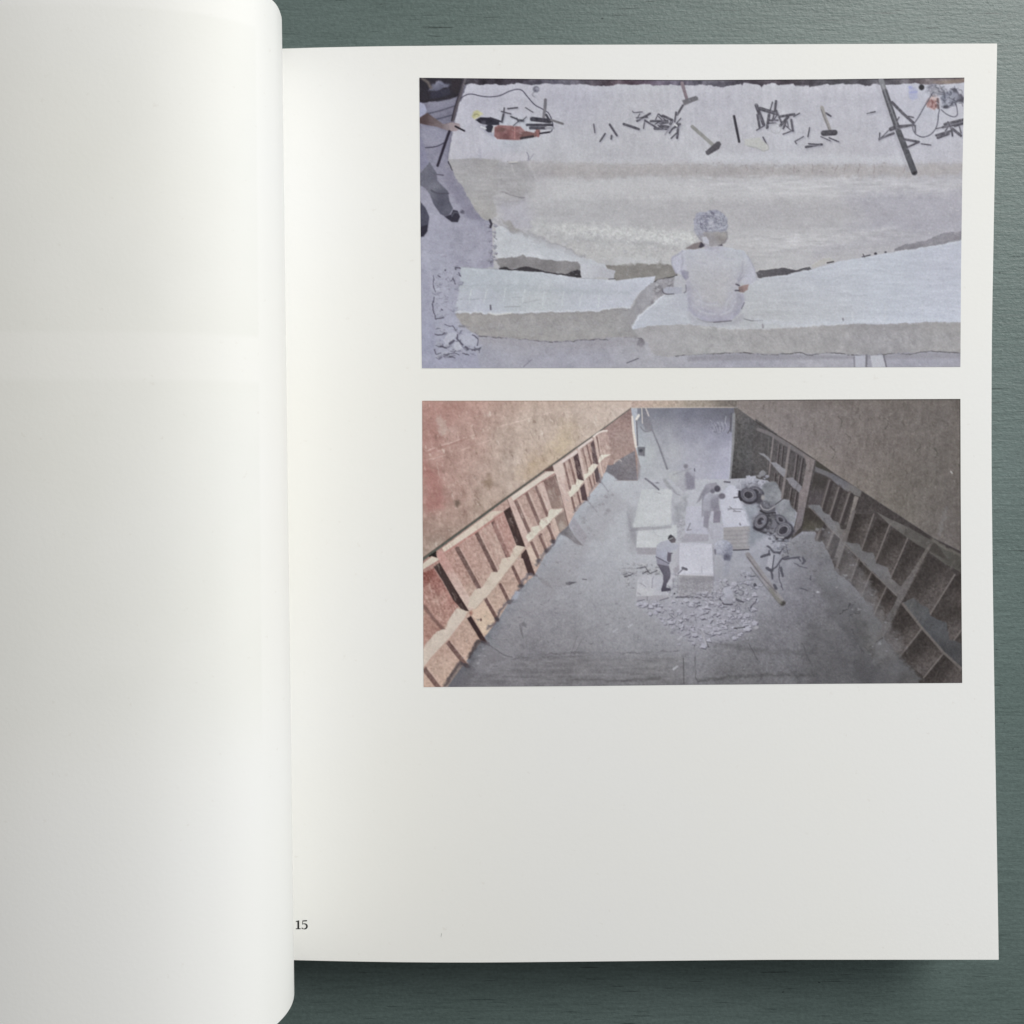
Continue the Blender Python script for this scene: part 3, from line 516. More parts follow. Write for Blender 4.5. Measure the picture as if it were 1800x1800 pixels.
    c.poly([(860, 130), (1010, 130), (1010, 150), (860, 150)], (160, 159, 168), a=.4)
    c.f = 'z4'
    c.line([(120, 190), (250, 520), (400, 980), (620, 1600)], 6, (148, 147, 156), a=.6, soft=5)
    c.line([(175, 95), (300, 480), (430, 860)], 9, (116, 116, 122), w2=9.5); c.line([(240, 290), (430, 860), (730, 1640)], 9.4, (90, 90, 97), w2=11, g=14); c.line([(200, 180), (300, 480), (450, 880)], 2.6, (140, 140, 148), a=.6, soft=2)
    c.ell(732, 1648, 42, 26, (70, 68, 74), ang=-20); c.ell(732, 1655, 24, 13, (42, 40, 46), ang=-20)
    for p, w in (([(358, 475), (540, 660), (705, 808)], 4.8), ([(635, 708), (712, 725)], 2.2), ([(460, 873), (712, 853)], 4), ([(490, 900), (640, 868)], 2.6), ([(335, 922), (390, 900)], 7), ([(150, 1080), (385, 990)], 4.2), ([(300, 940), (140, 1105)], 1.6), ([(440, 780), (475, 720)], 2.2), ([(560, 1088), (805, 1132)], 4), ([(800, 1138), (608, 1225)], 3.4), ([(848, 1165), (1002, 1186)], 2.2), ([(1095, 1025), (1340, 950)], 4.2), ([(1120, 1065), (1300, 1000)], 4.6), ([(1345, 900), (1505, 1028)], 4.8), ([(1205, 890), (1550, 805)], 4.6), ([(1235, 838), (1550, 762)], 4.6), ([(1400, 872), (1550, 832)], 3), ([(1090, 915), (1210, 886)], 2), ([(1480, 880), (1510, 985)], 2.2), ([(1245, 950), (1290, 890)], 2), ([(1350, 930), (1365, 1032)], 3), ([(0, 645), (75, 630)], 2), ([(742, 860), (745, 980)], 2.4), ([(155, 985), (150, 1060)], 2), ([(1290, 800), (1330, 880)], 2.6)):
        c.line([(a_ + 12, b_ + 15) for a_, b_ in p], w + 1.2, (142, 141, 152), a=.5, soft=3); c.line(p, w, (84, 82, 91), a=.92, g=30); c.line([(a_ - 2, b_ - 4) for a_, b_ in p], max(.7, w * .3), (132, 131, 140), a=.28)
    c.poly([(1060, 140), (1560, 80), (1560, 130), (1300, 160)], (128, 108, 98), a=.8, soft=5)
    c.poly([(628, 215), (690, 205), (770, 270), (785, 410), (700, 452), (645, 400)], (150, 153, 180), a=.6, soft=4, rough=1.5, g=24); c.ell(660, 225, 28, 22, (134, 138, 176), a=.7, soft=3); c.line([(650, 310), (770, 300)], 2.4, (140, 144, 182), a=.7, soft=2)
    c.ell(850, 225, 46, 48, (52, 50, 58), soft=2)
    c.ell(1010, 230, 90, 60, (112, 110, 122), a=.8, soft=4, rough=3, g=40); c.ell(1130, 300, 130, 90, (122, 120, 130), a=.8, soft=5, rough=3, g=50)
    c.ell(1340, 420, 170, 150, (112, 113, 126), soft=5, rough=4, g=60, a=.9); c.poly([(1340, 250), (1420, 245), (1550, 400), (1550, 490), (1440, 460), (1400, 320)], (88, 87, 98), soft=3, rough=2); c.ell(1420, 380, 70, 60, (142, 143, 156), soft=5, rough=2, a=.8); c.ell(1250, 550, 60, 28, (80, 79, 90), soft=3)
    c.ell(1040, 490, 100, 108, (146, 112, 114), soft=4, rough=2.5, g=40); c.ell(1060, 400, 60, 40, (182, 160, 160), a=.7, soft=5); c.line([(1010, 420), (1040, 480), (1020, 560)], 2, (130, 84, 86), a=.7); c.line([(1120, 420), (1130, 570)], 4, (104, 92, 98), soft=2)
    c.curve([(1040, 310), (900, 540), (800, 720), (715, 850), (710, 930), (750, 1000), (830, 1045), (910, 1048), (1000, 1010), (1080, 920), (1120, 800), (1130, 680), (1150, 590)], 1.9, (102, 101, 112))
    c.curve([(1180, 600), (1280, 680), (1390, 716), (1445, 680), (1440, 580), (1420, 500)], 1.9, (106, 105, 116))
    r = np.random.RandomState(5)
    for k in range(26):
        x = r.uniform(1080, 1480); y = r.uniform(200, 560); th = r.uniform(0, 3.1)
        c.curve([(x, y), (x + 50 * math.cos(th), y + 40 * math.sin(th)), (x + 90 * math.cos(th + .7), y + 70 * math.sin(th + .7))], 1.4, (80, 79, 90) if r.rand() < .6 else (160, 161, 172), a=.6)
    # rubble on the left
    c.f = 'C'
    c.poly([(75, 220), (150, 230), (320, 330), (310, 480), (280, 620), (330, 700), (430, 760), (440, 860), (170, 880), (150, 650), (140, 400)], (156, 157, 171), a=.5, soft=10, g=12)
    c.chips([(120, 220), (500, 60), (530, 300), (320, 330), (150, 420)], 150, 4.2, (160, 160, 174), (118, 117, 132), a=.5, seed=21, ln=.35)
    c.chips([(150, 330), (330, 320), (300, 620), (160, 650)], 90, 6, (160, 161, 175), (106, 105, 120), a=.6, seed=22, ln=.45)
    c.chips([(490, 20), (540, 20), (545, 310), (490, 310)], 40, 4.5, (150, 150, 162), (88, 86, 98), a=.7, seed=23)
    c.line([(508, 25), (518, 50), (512, 70)], 4, (76, 74, 84), soft=1.5)
    c.chips([(160, 680), (440, 740), (440, 880), (170, 890)], 80, 7, (158, 159, 173), (92, 91, 104), a=.8, seed=24, ln=.6)
    c.f = 'z7'
    c.poly([(365, 1300), (450, 1185), (600, 1180), (615, 1215), (500, 1350), (420, 1375)], (166, 167, 180), rough=1, soft=1.5); c.poly([(640, 1240), (730, 1190), (860, 1180), (900, 1260), (950, 1345), (920, 1390), (760, 1400), (690, 1360)], (162, 163, 176), rough=1, soft=1.5); c.poly([(560, 1340), (640, 1330), (690, 1440), (600, 1490), (540, 1440)], (168, 169, 181), soft=1.5)
    for p, w in (([(207, 235), (200, 400), (230, 510)], 1.6), ([(215, 600), (205, 680)], 2.4), ([(200, 700), (200, 800), (245, 950), (370, 935)], 1.8), ([(480, 1360), (545, 1330)], 4.5), ([(615, 1215), (600, 1290), (690, 1390)], 3), ([(860, 1220), (950, 1290), (945, 1390)], 2.2), ([(735, 1420), (780, 1460)], 4), ([(980, 1440), (860, 1480)], 2.4), ([(330, 1410), (420, 1440)], 3), ([(220, 1460), (250, 1550), (330, 1520)], 1.8), ([(380, 1550), (560, 1530), (640, 1550)], 1.6), ([(480, 1580), (560, 1610)], 2), ([(570, 100), (660, 105)], 2.4), ([(570, 105), (575, 140)], 2.4), ([(280, 235), (320, 260)], 2.4), ([(340, 790), (355, 800)], 3), ([(500, 330), (540, 270), (570, 380)], 1.6), ([(240, 1210), (350, 1215), (390, 1190)], 2), ([(400, 1050), (520, 1080), (580, 1130)], 1.6), ([(700, 1530), (800, 1560)], 1.8), ([(630, 190), (660, 240)], 1.6)):
        c.line(p, w, (92, 90, 104), a=.85, rough=1)
    c.ell(405, 145, 14, 14, (96, 94, 108)); c.line([(640, 1075), (720, 1080)], 3.5, (122, 120, 128), a=.8, soft=2)
    c.f = 'P'
    c.specks([(740, 620), (1240, 610), (1240, 646), (740, 646)], 70, (130, 128, 142), a=.5, L=5, seed=31)
    c.specks([(810, 145), (1690, 150), (1690, 285), (810, 285)], 160, (150, 149, 160), a=.5, L=5, seed=32)
    c.specks([(1300, 470), (1690, 430), (1690, 560), (1300, 570)], 120, (158, 160, 168), a=.5, L=5, seed=33)
    c.specks([(870, 330), (1690, 330), (1690, 460), (870, 470)], 150, (150, 148, 152), a=.45, L=6, seed=34)
    c.line([(920, 645), (935, 632)], 1.8, (130, 128, 140)); c.line([(1102, 638), (1122, 630)], 2, (112, 110, 120))
    return c
def paint_hold():
    c = Canvas(736, 696, 1698, 1214, (140, 139, 146))
    o = lambda f, p: [(FR[f][0] + a / FR[f][2], FR[f][1] + b / FR[f][2]) for a, b in p]
    # floor of the hold
    c.poly([(730, 690), (1710, 690), (1710, 1220), (730, 1220)],
           [(1100, 860, (172, 174, 180)), (1180, 820, (174, 174, 184)), (1100, 950, (166, 167, 173)), (1020, 900, (160, 160, 168)), (1000, 1000, (148, 147, 156)), (950, 1050, (138, 136, 144)), (1060, 1010, (154, 154, 163)), (1150, 1000, (168, 168, 178)), (1230, 900, (172, 172, 184)), (1320, 930, (150, 151, 164)),
            (1370, 960, (136, 137, 150)), (1330, 1040, (140, 140, 153)), (1400, 1040, (112, 111, 121)), (1450, 1000, (104, 103, 108)), (1250, 1080, (150, 149, 162)), (1180, 1110, (142, 141, 150)), (1100, 1100, (138, 137, 144)), (1000, 1120, (128, 126, 132)), (900, 1140, (120, 118, 124)), (850, 1180, (108, 106, 112)), (1000, 1185, (112, 110, 114)),
            (1150, 1185, (106, 105, 108)), (1300, 1150, (104, 103, 108)), (1350, 1100, (110, 109, 116)), (1450, 1100, (96, 95, 99)), (1300, 1195, (96, 95, 97)), (1450, 1180, (86, 85, 88)), (1560, 1160, (80, 79, 82))], g=16)
    c.poly([(830, 1000), (1500, 1000), (1560, 1215), (780, 1215)], (128, 126, 132), a=.22, soft=30, g=50, gk='f')
    c.ell(1140, 900, 190, 190, (182, 184, 190), a=.5, soft=240)
    # ---- far opening
    c.f = 'y1'
    c.poly([(225, 110), (1510, 110), (1480, 700), (1440, 1070), (230, 1070)],
           [(350, 200, (118, 117, 126)), (600, 200, (112, 112, 122)), (900, 220, (108, 108, 120)), (1200, 220, (100, 100, 110)), (1400, 220, (94, 93, 102)), (500, 330, (128, 128, 138)), (900, 340, (116, 116, 128)), (1250, 340, (114, 114, 128)), (350, 460, (158, 160, 167)), (600, 450, (150, 151, 160)), (900, 450, (146, 146, 160)), (1200, 470, (142, 142, 158)), (1380, 470, (134, 134, 150)),
            (350, 700, (172, 175, 179)), (700, 700, (166, 167, 174)), (1000, 700, (160, 160, 172)), (1350, 750, (156, 156, 171)), (500, 1000, (170, 172, 178)), (1000, 1000, (166, 166, 178)), (1350, 1020, (164, 164, 180))], soft=2, g=10)
    c.poly([(140, 30), (1545, 20), (1540, 122), (140, 128)], [(200, 80, (172, 146, 136)), (600, 80, (168, 148, 134)), (1000, 80, (142, 130, 120)), (1450, 80, (112, 105, 102))], g=18, gk='f')
    c.line([(140, 126), (1000, 122), (1500, 122)], 1.2, (190, 176, 166), a=.7)
    c.line([(285, 130), (295, 330)], 1.8, (190, 182, 178)); c.line([(338, 135), (382, 245)], 2.2, (196, 188, 184)); c.poly([(300, 140), (335, 140), (410, 330), (430, 430), (330, 430), (300, 330)], (120, 117, 124), a=.7, soft=3)
    c.line([(382, 245), (430, 430), (510, 620), (620, 930)], 2.6, (124, 124, 132), w2=3.6, soft=1.6); c.line([(445, 430), (540, 660), (640, 930)], 1.4, (150, 151, 158), a=.7)
    c.curve([(270, 380), (330, 440), (420, 420)], 2.4, (122, 121, 128), soft=2)
    c.poly([(225, 640), (330, 640), (325, 765), (240, 755)], (112, 111, 117), soft=1.8, g=20); c.ell(275, 690, 25, 22, (84, 83, 90), soft=2)
    c.curve([(1400, 220), (1430, 230), (1455, 280), (1450, 400), (1420, 460)], 2.2, (96, 95, 104)); c.line([(1395, 240), (1380, 340)], 1.6, (132, 132, 142)); c.ell(1290, 380, 110, 70, (128, 128, 142), soft=6, rough=3, a=.6, g=50)
    for k in range(9): c.curve([(1190 + 24 * k, 290 + (k * 37) % 40), (1230 + 22 * k, 350 + (k * 23) % 50), (1260 + 15 * k, 430 + (k * 13) % 30)], 1.1, (104, 104, 116) if k % 2 else (154, 154, 166), a=.6)
    # far bulkheads either side
    c.poly([(140, 125), (-420, 510), (-430, 700), (-450, 900), (-300, 940), (-150, 1080), (230, 1085), (265, 900), (200, 640), (160, 240)],
           [(-250, 560, (150, 118, 112)), (0, 350, (150, 118, 112)), (100, 200, (140, 112, 108)), (100, 500, (150, 122, 116)), (-100, 700, (152, 122, 114)), (-300, 700, (140, 104, 98))], soft=1.5, g=14, gk='f')
    c.poly([(195, 690), (230, 1085), (-150, 1085), (-300, 950), (-330, 890), (-100, 880), (0, 800)], [(100, 850, (122, 116, 120)), (0, 1000, (112, 107, 112)), (180, 1050, (120, 116, 122))], soft=2, g=14, gk='f')
    c.line([(160, 245), (175, 430), (210, 640)], 3.4, (204, 194, 188), w2=4.4); c.line([(215, 260), (230, 620)], 2.6, (118, 114, 120)); c.line([(215, 275), (245, 225)], 4.5, (206, 200, 196), soft=1.6)
    c.poly([(225, 780), (270, 900), (260, 1050), (225, 1085)], (140, 138, 144), a=.8, soft=3)
    c.poly([(1500, 130), (1545, 125), (1800, 300), (1850, 330), (1850, 1010), (1720, 1030), (1650, 1055), (1460, 1062), (1490, 700), (1510, 300)], [(1600, 300, (86, 84, 86)), (1750, 500, (78, 76, 77)), (1600, 700, (80, 79, 80)), (1650, 1000, (74, 72, 74)), (1540, 180, (98, 93, 92))], soft=1.6, g=16, gk='f')
    c.poly(o('P', [(0, 0), (1, 0), (0, 1)]), (0, 0, 0), a=0)
    c.line([(1500, 215), (1490, 600), (1450, 1060)], 5.2, (120, 120, 124), w2=2.4, soft=1.6); c.line([(1465, 200), (1460, 440)], 2, (86, 85, 92)); c.line([(1450, 560), (1435, 1060)], 1.5, (170, 170, 182), a=.6)
    # ---- left wall, rusty plating
    c.f = 'E'
    c.poly([(60, 30), (1402, 30), (1402, 97), (1050, 352), (620, 662), (150, 1007), (60, 1080)],
           [(130, 100, (164, 116, 108)), (350, 100, (170, 124, 114)), (600, 90, (174, 146, 134)), (850, 90, (182, 164, 150)), (1100, 100, (190, 178, 165)), (1330, 80, (190, 180, 169)), (150, 280, (162, 102, 96)), (140, 520, (164, 102, 95)), (180, 680, (162, 100, 94)), (250, 230, (174, 150, 140)),
            (400, 330, (170, 134, 122)), (600, 300, (178, 160, 146)), (800, 230, (180, 168, 152)), (1000, 250, (184, 170, 148)), (1200, 180, (188, 176, 160)), (300, 480, (172, 142, 130)), (450, 480, (170, 144, 132)), (650, 450, (180, 168, 154)), (820, 380, (176, 158, 136)), (300, 620, (160, 128, 116)), (480, 600, (164, 140, 126)), (150, 850, (134, 112, 98)), (280, 760, (146, 124, 108)), (450, 700, (152, 134, 116)), (120, 980, (140, 124, 112)), (620, 580, (168, 154, 138))], soft=1.2, g=30)
    wall = [(60, 30), (1402, 30), (1402, 97), (1050, 352), (620, 662), (150, 1007), (60, 1080)]
    c.poly(wall, (178, 152, 138), a=.08, g=90, gk='v'); c.poly(wall, (164, 136, 122), a=.10, g=130, gk='f')
    c.poly(wall, (170, 132, 122), a=.34, soft=2); c.poly([(60, 30), (560, 30), (420, 420), (330, 760), (60, 900)], (166, 110, 103), a=.28, soft=60, rough=8)
    r = np.random.RandomState(8)
    for k in range(150):
        x = r.uniform(90, 1050); y = r.uniform(70, 900)
        if x * 0.72 + y > 1090: continue
        l = r.uniform(15, 90)
        c.line([(x, y), (x + l * .28, y + l)], r.uniform(.7, 2.2), (112, 78, 66) if r.rand() < .55 else (200, 186, 172), a=r.uniform(.08, .3), rough=2, soft=2.4)
    for k in range(420):
        x = r.uniform(90, 1300); y = r.uniform(60, 960)
        if x * 0.72 + y > 1100: continue
        l = r.uniform(3, 22); dkf = r.rand() < .6
        c.line([(x, y), (x + l * r.uniform(.1, .5), y + l)], r.uniform(.8, 2.6), (120, 92, 80) if dkf else (212, 200, 188), a=r.uniform(.12, .48), rough=2, soft=1.8)
    c.poly([(160, 160), (200, 150), (240, 250), (190, 270)], (178, 162, 152), a=.6, soft=5, rough=4); c.poly([(95, 430), (210, 560), (210, 740), (95, 760)], (162, 98, 92), a=.5, soft=12, rough=4); c.poly([(90, 60), (340, 60), (300, 200), (90, 320)], (162, 106, 98), a=.35, soft=14, rough=5)
    c.ell(300, 700, 18, 22, (116, 92, 80), rough=2, soft=4, a=.8); c.ell(500, 560, 22, 40, (132, 104, 80), rough=5, soft=8, a=.4); c.ell(780, 480, 80, 50, (184, 154, 112), rough=7, soft=26, a=.45, ang=-35); c.ell(960, 340, 60, 120, (194, 170, 126), rough=7, soft=28, a=.4, ang=25)
    c.line([(88, 372), (240, 325), (360, 285), (560, 215), (720, 175), (900, 125)], 1.4, (204, 176, 166), a=.75, rough=1); c.line([(88, 432), (230, 395), (380, 350), (520, 300)], 1.4, (200, 170, 160), a=.6, rough=1); c.line([(88, 392), (340, 300)], 3, (150, 98, 90), a=.4, soft=3)
    c.line([(88, 54), (1400, 54)], 2, (140, 112, 102), a=.5)
    # ---- left ribs: the ground tone of the plating between the frames
    c.f = 'P'
    c.poly(o('E', [(60, 1075), (150, 1007), (620, 662), (1050, 352), (1200, 245), (1250, 240), (1272, 395), (1232, 520), (1200, 575), (1130, 657), (1050, 755), (1000, 842), (945, 895), (880, 985)]) + o('G', [(830, 178), (792, 255), (708, 332), (625, 432), (552, 548), (488, 628), (358, 798), (240, 962), (60, 975)]),
           [(760, 1010, (158, 112, 102)), (800, 1000, (166, 120, 110)), (830, 960, (170, 128, 118)), (870, 980, (172, 138, 126)), (800, 1080, (172, 140, 124)), (770, 1130, (172, 134, 120)), (780, 1180, (176, 144, 128)), (850, 1050, (176, 146, 130)), (900, 920, (174, 138, 128)), (930, 980, (174, 144, 132)), (950, 880, (166, 132, 122)), (1000, 860, (170, 140, 130)), (1040, 820, (166, 136, 126)), (1010, 920, (176, 150, 140)), (1060, 790, (164, 132, 124))], soft=1.4, g=20, gk='f')
    c.line(o('E', [(70, 1066), (150, 1008), (400, 825), (620, 664), (800, 535), (1050, 353), (1230, 225), (1400, 98)]), 5, (100, 96, 90), w2=1.2, soft=1.4)
    c.line(o('E', [(70, 1056), (150, 998), (620, 655), (1050, 347)]), 1.5, (82, 70, 62), w2=.8, a=.6)
    c.f = 'y6'
    sh = (124, 92, 86); dkr = (86, 64, 62); li = (182, 150, 140); led = (192, 172, 157)
    c.poly([(15, 620), (130, 575), (300, 850), (385, 960), (300, 1080), (215, 1195), (15, 990)], [(60, 660, (146, 84, 76)), (150, 760, (148, 90, 82)), (150, 900, (166, 122, 110)), (300, 900, (164, 112, 102)), (220, 1080, (166, 120, 108)), (80, 820, (166, 118, 108))], soft=2, g=26, gk='f')
    c.poly([(15, 1090), (60, 1020), (220, 1195), (160, 1230), (15, 1370)], (160, 112, 100), a=.8, soft=2, g=20, gk='f'); c.line([(30, 960), (120, 1080), (230, 1200)], 6, (120, 84, 78), a=.7, soft=3)
    c.poly([(130, 560), (190, 515), (490, 1010), (430, 1010), (330, 900), (220, 700)], dkr, soft=1.6, g=10)
    c.poly([(150, 430), (200, 395), (245, 430), (360, 640), (560, 975), (490, 1010), (340, 770), (190, 510)], [(220, 480, (174, 124, 116)), (400, 780, (182, 148, 138)), (510, 960, (186, 158, 146))], soft=1.5, g=14, gk='f')
    c.poly([(470, 1085), (510, 1060), (690, 1350), (600, 1300), (560, 1230)], (80, 60, 60), soft=1.6)
    c.poly([(500, 1010), (560, 985), (640, 900), (760, 1090), (680, 1240), (640, 1260)], [(560, 1030, (190, 158, 138)), (640, 1150, (190, 162, 140))], soft=1.6, g=16, gk='f'); c.ell(612, 1100, 10, 16, (120, 88, 80)); c.ell(512, 1030, 16, 22, (150, 92, 76), a=.7, soft=3)
    for p, w, w2 in (([(372, 375), (590, 770)], 8, 8), ([(570, 220), (760, 600)], 7.5, 8), ([(733, 90), (890, 460)], 7.5, 8), ([(655, 880), (775, 1090)], 6, 7), ([(810, 740), (900, 920)], 5.5, 6.5), ([(938, 560), (1020, 740)], 5.5, 6.5), ([(1140, 320), (1205, 500)], 5, 5), ([(1225, 230), (1285, 395)], 4.6, 5), ([(1310, 125), (1352, 305)], 4.4, 4.4), ([(275, 1330), (455, 1555)], 8, 8.5), ([(35, 1600), (180, 1790)], 9, 9)):
        c.line(p, w, sh, w2=w2, soft=1.4, g=16)
        c.line([(a + (w + 3) * 2.6, b - 4) for a, b in p], 2, (196, 164, 152), a=.45, soft=1.8)
    c.poly([(850, -10), (935, -10), (1062, 352), (985, 335)], dkr, soft=1.6, g=10); c.poly([(1028, 435), (1072, 380), (1168, 645), (1095, 640)], (88, 66, 66), soft=1.6)
    c.poly([(740, 20), (860, 20), (970, 330), (900, 400)], (168, 120, 112), a=.45, soft=6)
    c.poly([(1070, 380), (1120, 340), (1200, 510), (1165, 560)], (190, 162, 148), soft=1.6, g=12)
    c.poly([(485, 965), (500, 860), (555, 785), (620, 778), (720, 612), (785, 612), (830, 485), (905, 458), (920, 395), (980, 340), (1062, 352), (1000, 450), (870, 620), (700, 840), (560, 985)], led, soft=1.6, rough=1.2, g=18)
    c.line([(560, 985), (700, 840), (870, 620), (1000, 450), (1062, 355)], 1.6, (168, 138, 124), a=.8)
    c.poly([(15, 1400), (160, 1222), (245, 1200), (300, 1080), (370, 985), (485, 1018), (450, 1090), (300, 1285), (130, 1465), (30, 1590), (15, 1590)], (188, 168, 155), soft=1.6, rough=1.2, g=18)
    c.line([(30, 1590), (130, 1465), (300, 1285), (450, 1090), (480, 1030)], 3, (176, 138, 124), a=.8, soft=1.6)
    c.poly([(215, 370), (730, -10), (850, -10), (560, 195), (245, 415)], led, soft=1.5, g=12); c.line([(250, 412), (560, 205), (850, 0)], 3, (172, 116, 108), soft=1.6)
    c.poly([(15, 530), (110, 455), (170, 470), (185, 490), (15, 600)], (186, 168, 154), soft=1.5, g=10); c.line([(20, 595), (185, 495)], 2.2, (160, 110, 102)); c.poly([(90, 445), (150, 400), (165, 465), (110, 450)], (56, 46, 44), soft=1.6)
    c.line([(90, 450), (150, 412)], 3, (58, 50, 46))
    c.f = 'y5'
    c.poly([(-20, 1160), (110, 1090), (250, 1500), (190, 1640), (150, 1662), (-20, 1320)], (166, 118, 110), a=.6, soft=3, g=20, gk='f')
    c.poly([(105, 1100), (185, 1040), (365, 1530), (262, 1512)], dkr, soft=1.5, g=8)
    c.poly([(155, 950), (200, 915), (250, 960), (420, 1400), (400, 1480), (370, 1530), (280, 1290)], (184, 152, 143), soft=1.4, g=14, gk='f'); c.line([(150, 955), (280, 1290), (365, 1520)], 1.2, (124, 92, 86), a=.7)
    c.poly([(320, 1620), (380, 1560), (420, 1670), (320, 1670)], (92, 68, 66), soft=1.5)
    for p, w in (([(258, 985), (420, 1360)], 6.5), ([(385, 880), (540, 1250)], 6), ([(500, 800), (640, 1150)], 5.5), ([(445, 1480), (520, 1640)], 5), ([(545, 1400), (620, 1570)], 5), ([(640, 1270), (720, 1440)], 4.6), ([(840, 520), (915, 820)], 4.6), ([(905, 470), (985, 760)], 4.2), ([(935, 930), (975, 1090)], 4), ([(1005, 870), (1040, 1010)], 3.6), ([(1070, 340), (1130, 600)], 3.2), ([(1120, 300), (1180, 540)], 3.2), ([(1150, 690), (1185, 820)], 3), ([(1190, 640), (1215, 770)], 2.6), ([(1240, 200), (1290, 430)], 3), ([(1290, 520), (1310, 620)], 2.6)):
        c.line(p, w, (130, 98, 92), soft=1.4)
        c.line([(a + w * 5.2, b - 4) for a, b in p], w * .5, (190, 160, 150), a=.6, soft=1.8)
    c.poly([(530, 755), (735, 655), (832, 1062), (690, 1065), (600, 850)], [(600, 760, (130, 98, 92)), (720, 900, (142, 114, 106)), (780, 1040, (146, 118, 108))], soft=1.5, g=12); c.poly([(530, 760), (590, 740), (690, 1060), (640, 1080)], (184, 154, 145), soft=1.5)
    c.poly([(375, 1410), (440, 1335), (445, 1290), (530, 1265), (560, 1195), (635, 1160), (665, 1075), (838, 1065), (740, 1160), (620, 1275), (400, 1480)], (200, 189, 175), soft=1.4, rough=1, g=14)
    c.poly([(730, 1180), (850, 1085), (892, 1270), (790, 1370)], (142, 118, 110), soft=1.5, g=12); c.poly([(770, 1260), (800, 1200), (870, 1290), (800, 1340)], (158, 142, 134), a=.7, soft=4); c.poly([(690, 1190), (725, 1180), (785, 1360), (740, 1400)], (186, 158, 146), soft=1.5)
    c.poly([(195, 920), (600, 640), (640, 615), (725, 610), (725, 635), (560, 740), (230, 975)], (198, 182, 170), soft=1.4, g=10); c.line([(230, 975), (560, 742), (725, 640)], 1.8, (158, 112, 106))
    c.poly([(580, 605), (700, 545), (720, 610), (640, 612)], (112, 84, 78), soft=1.5)
    c.poly([(705, 540), (800, 485), (830, 520), (915, 900), (960, 1140), (892, 1275), (850, 1090), (735, 650)], [(770, 560, (194, 170, 160)), (840, 850, (182, 152, 144)), (920, 1150, (184, 154, 144))], soft=1.4, g=14, gk='f'); c.line([(735, 650), (850, 1090), (895, 1275)], 1.4, (110, 84, 80), a=.8)
    c.poly([(955, 435), (1010, 390), (1085, 735), (1010, 715)], (94, 72, 73), soft=1.4); c.poly([(1035, 815), (1085, 760), (1132, 972), (1060, 965)], (98, 78, 80), soft=1.4)
    c.poly([(875, 860), (925, 850), (935, 780), (985, 770), (995, 700), (1085, 730), (1000, 850), (915, 935)], (202, 192, 178), soft=1.4, rough=.8)
    c.poly([(800, 490), (985, 355), (1010, 365), (1005, 390), (820, 515)], (200, 182, 176), soft=1.3)
    c.line([(1020, 350), (1075, 600), (1140, 910)], 5, (184, 156, 148), w2=4.4, soft=1.3); c.poly([(1165, 275), (1200, 230), (1262, 535), (1195, 520)], (104, 82, 82), soft=1.4); c.poly([(1205, 590), (1250, 560), (1290, 755), (1230, 745)], (100, 84, 86), soft=1.4)
    c.poly([(1085, 650), (1130, 635), (1140, 570), (1185, 525), (1262, 530), (1180, 640), (1090, 725)], (202, 192, 178), soft=1.3, rough=.8)
    c.poly([(1010, 325), (1180, 205), (1195, 225), (1015, 355)], (202, 184, 178), soft=1.3)
    c.line([(1215, 200), (1260, 430), (1310, 665)], 3.8, (186, 160, 150), soft=1.3); c.poly([(1255, 495), (1290, 410), (1412, 405), (1330, 450), (1270, 510)], (206, 197, 184), soft=1.3)
    c.curve([(1200, 190), (1260, 145), (1310, 125), (1362, 118)], 3, (208, 192, 184)); c.line([(1260, 190), (1285, 400)], 1.8, (186, 160, 150))
    c.curve([(1450, 520), (1470, 480), (1510, 470), (1540, 490)], 1.4, (184, 172, 166), a=.8)
    # rust runs and settled dust over the ribs
    c.f = 'P'; r = np.random.RandomState(77)
    for k in range(420):
        x = r.uniform(745, 1070); yt = 982 - (x - 745) * .70; y = yt + r.uniform(4, 150 * (1 - (x - 745) / 420))
        if y > 1200 - max(0, x - 800) * 1.35 + 40: continue
        l = r.uniform(3, 16)
        c.line([(x, y), (x + l * .38, y + l)], r.uniform(.8, 2.4), (142, 96, 86) if r.rand() < .5 else (206, 188, 176), a=r.uniform(.08, .32), rough=2, soft=2.2)
    c.f = 'y5'
    # drifts of dust at the foot of the ribs, floor shadows
    c.poly([(780, 1370), (895, 1272), (960, 1390), (1080, 1520), (1000, 1505), (850, 1392)], (116, 111, 115), soft=1.6); c.poly([(900, 1270), (960, 1170), (1060, 1310), (1130, 1405), (1080, 1505), (990, 1400)], (152, 147, 156), soft=2, a=.85)
    c.poly([(1320, 640), (1350, 625), (1400, 650), (1500, 720), (1420, 740), (1300, 730)], (172, 174, 181), soft=3, rough=1)
    for p in ([(1300, 750), (1380, 860)], [(1130, 970), (1240, 1105)], [(1270, 640), (1300, 760)]): c.line(p, 2, (140, 138, 146), soft=1.6, a=.8)
    c.line([(560, 1640), (650, 1560), (730, 1470), (790, 1385), (860, 1390)], 3, (120, 115, 120), a=.7, soft=2.5, rough=2); c.line([(960, 1110), (1050, 1010), (1130, 960), (1170, 860), (1230, 770), (1300, 700)], 2.6, (128, 118, 122), a=.7, soft=2, rough=2)
    c.f = 'y6'
    c.poly([(240, 1790), (400, 1540), (480, 1570), (520, 1430), (600, 1310), (690, 1345), (800, 1430), (900, 1500), (700, 1560), (500, 1700), (380, 1800)], (98, 95, 100), a=.6, soft=7, rough=3)
    c.line([(250, 1760), (390, 1540), (480, 1580)], 6, (84, 76, 80), a=.75, soft=3, rough=1.5); c.line([(490, 1480), (590, 1310), (690, 1345)], 6, (78, 70, 74), a=.75, soft=3, rough=1.5)
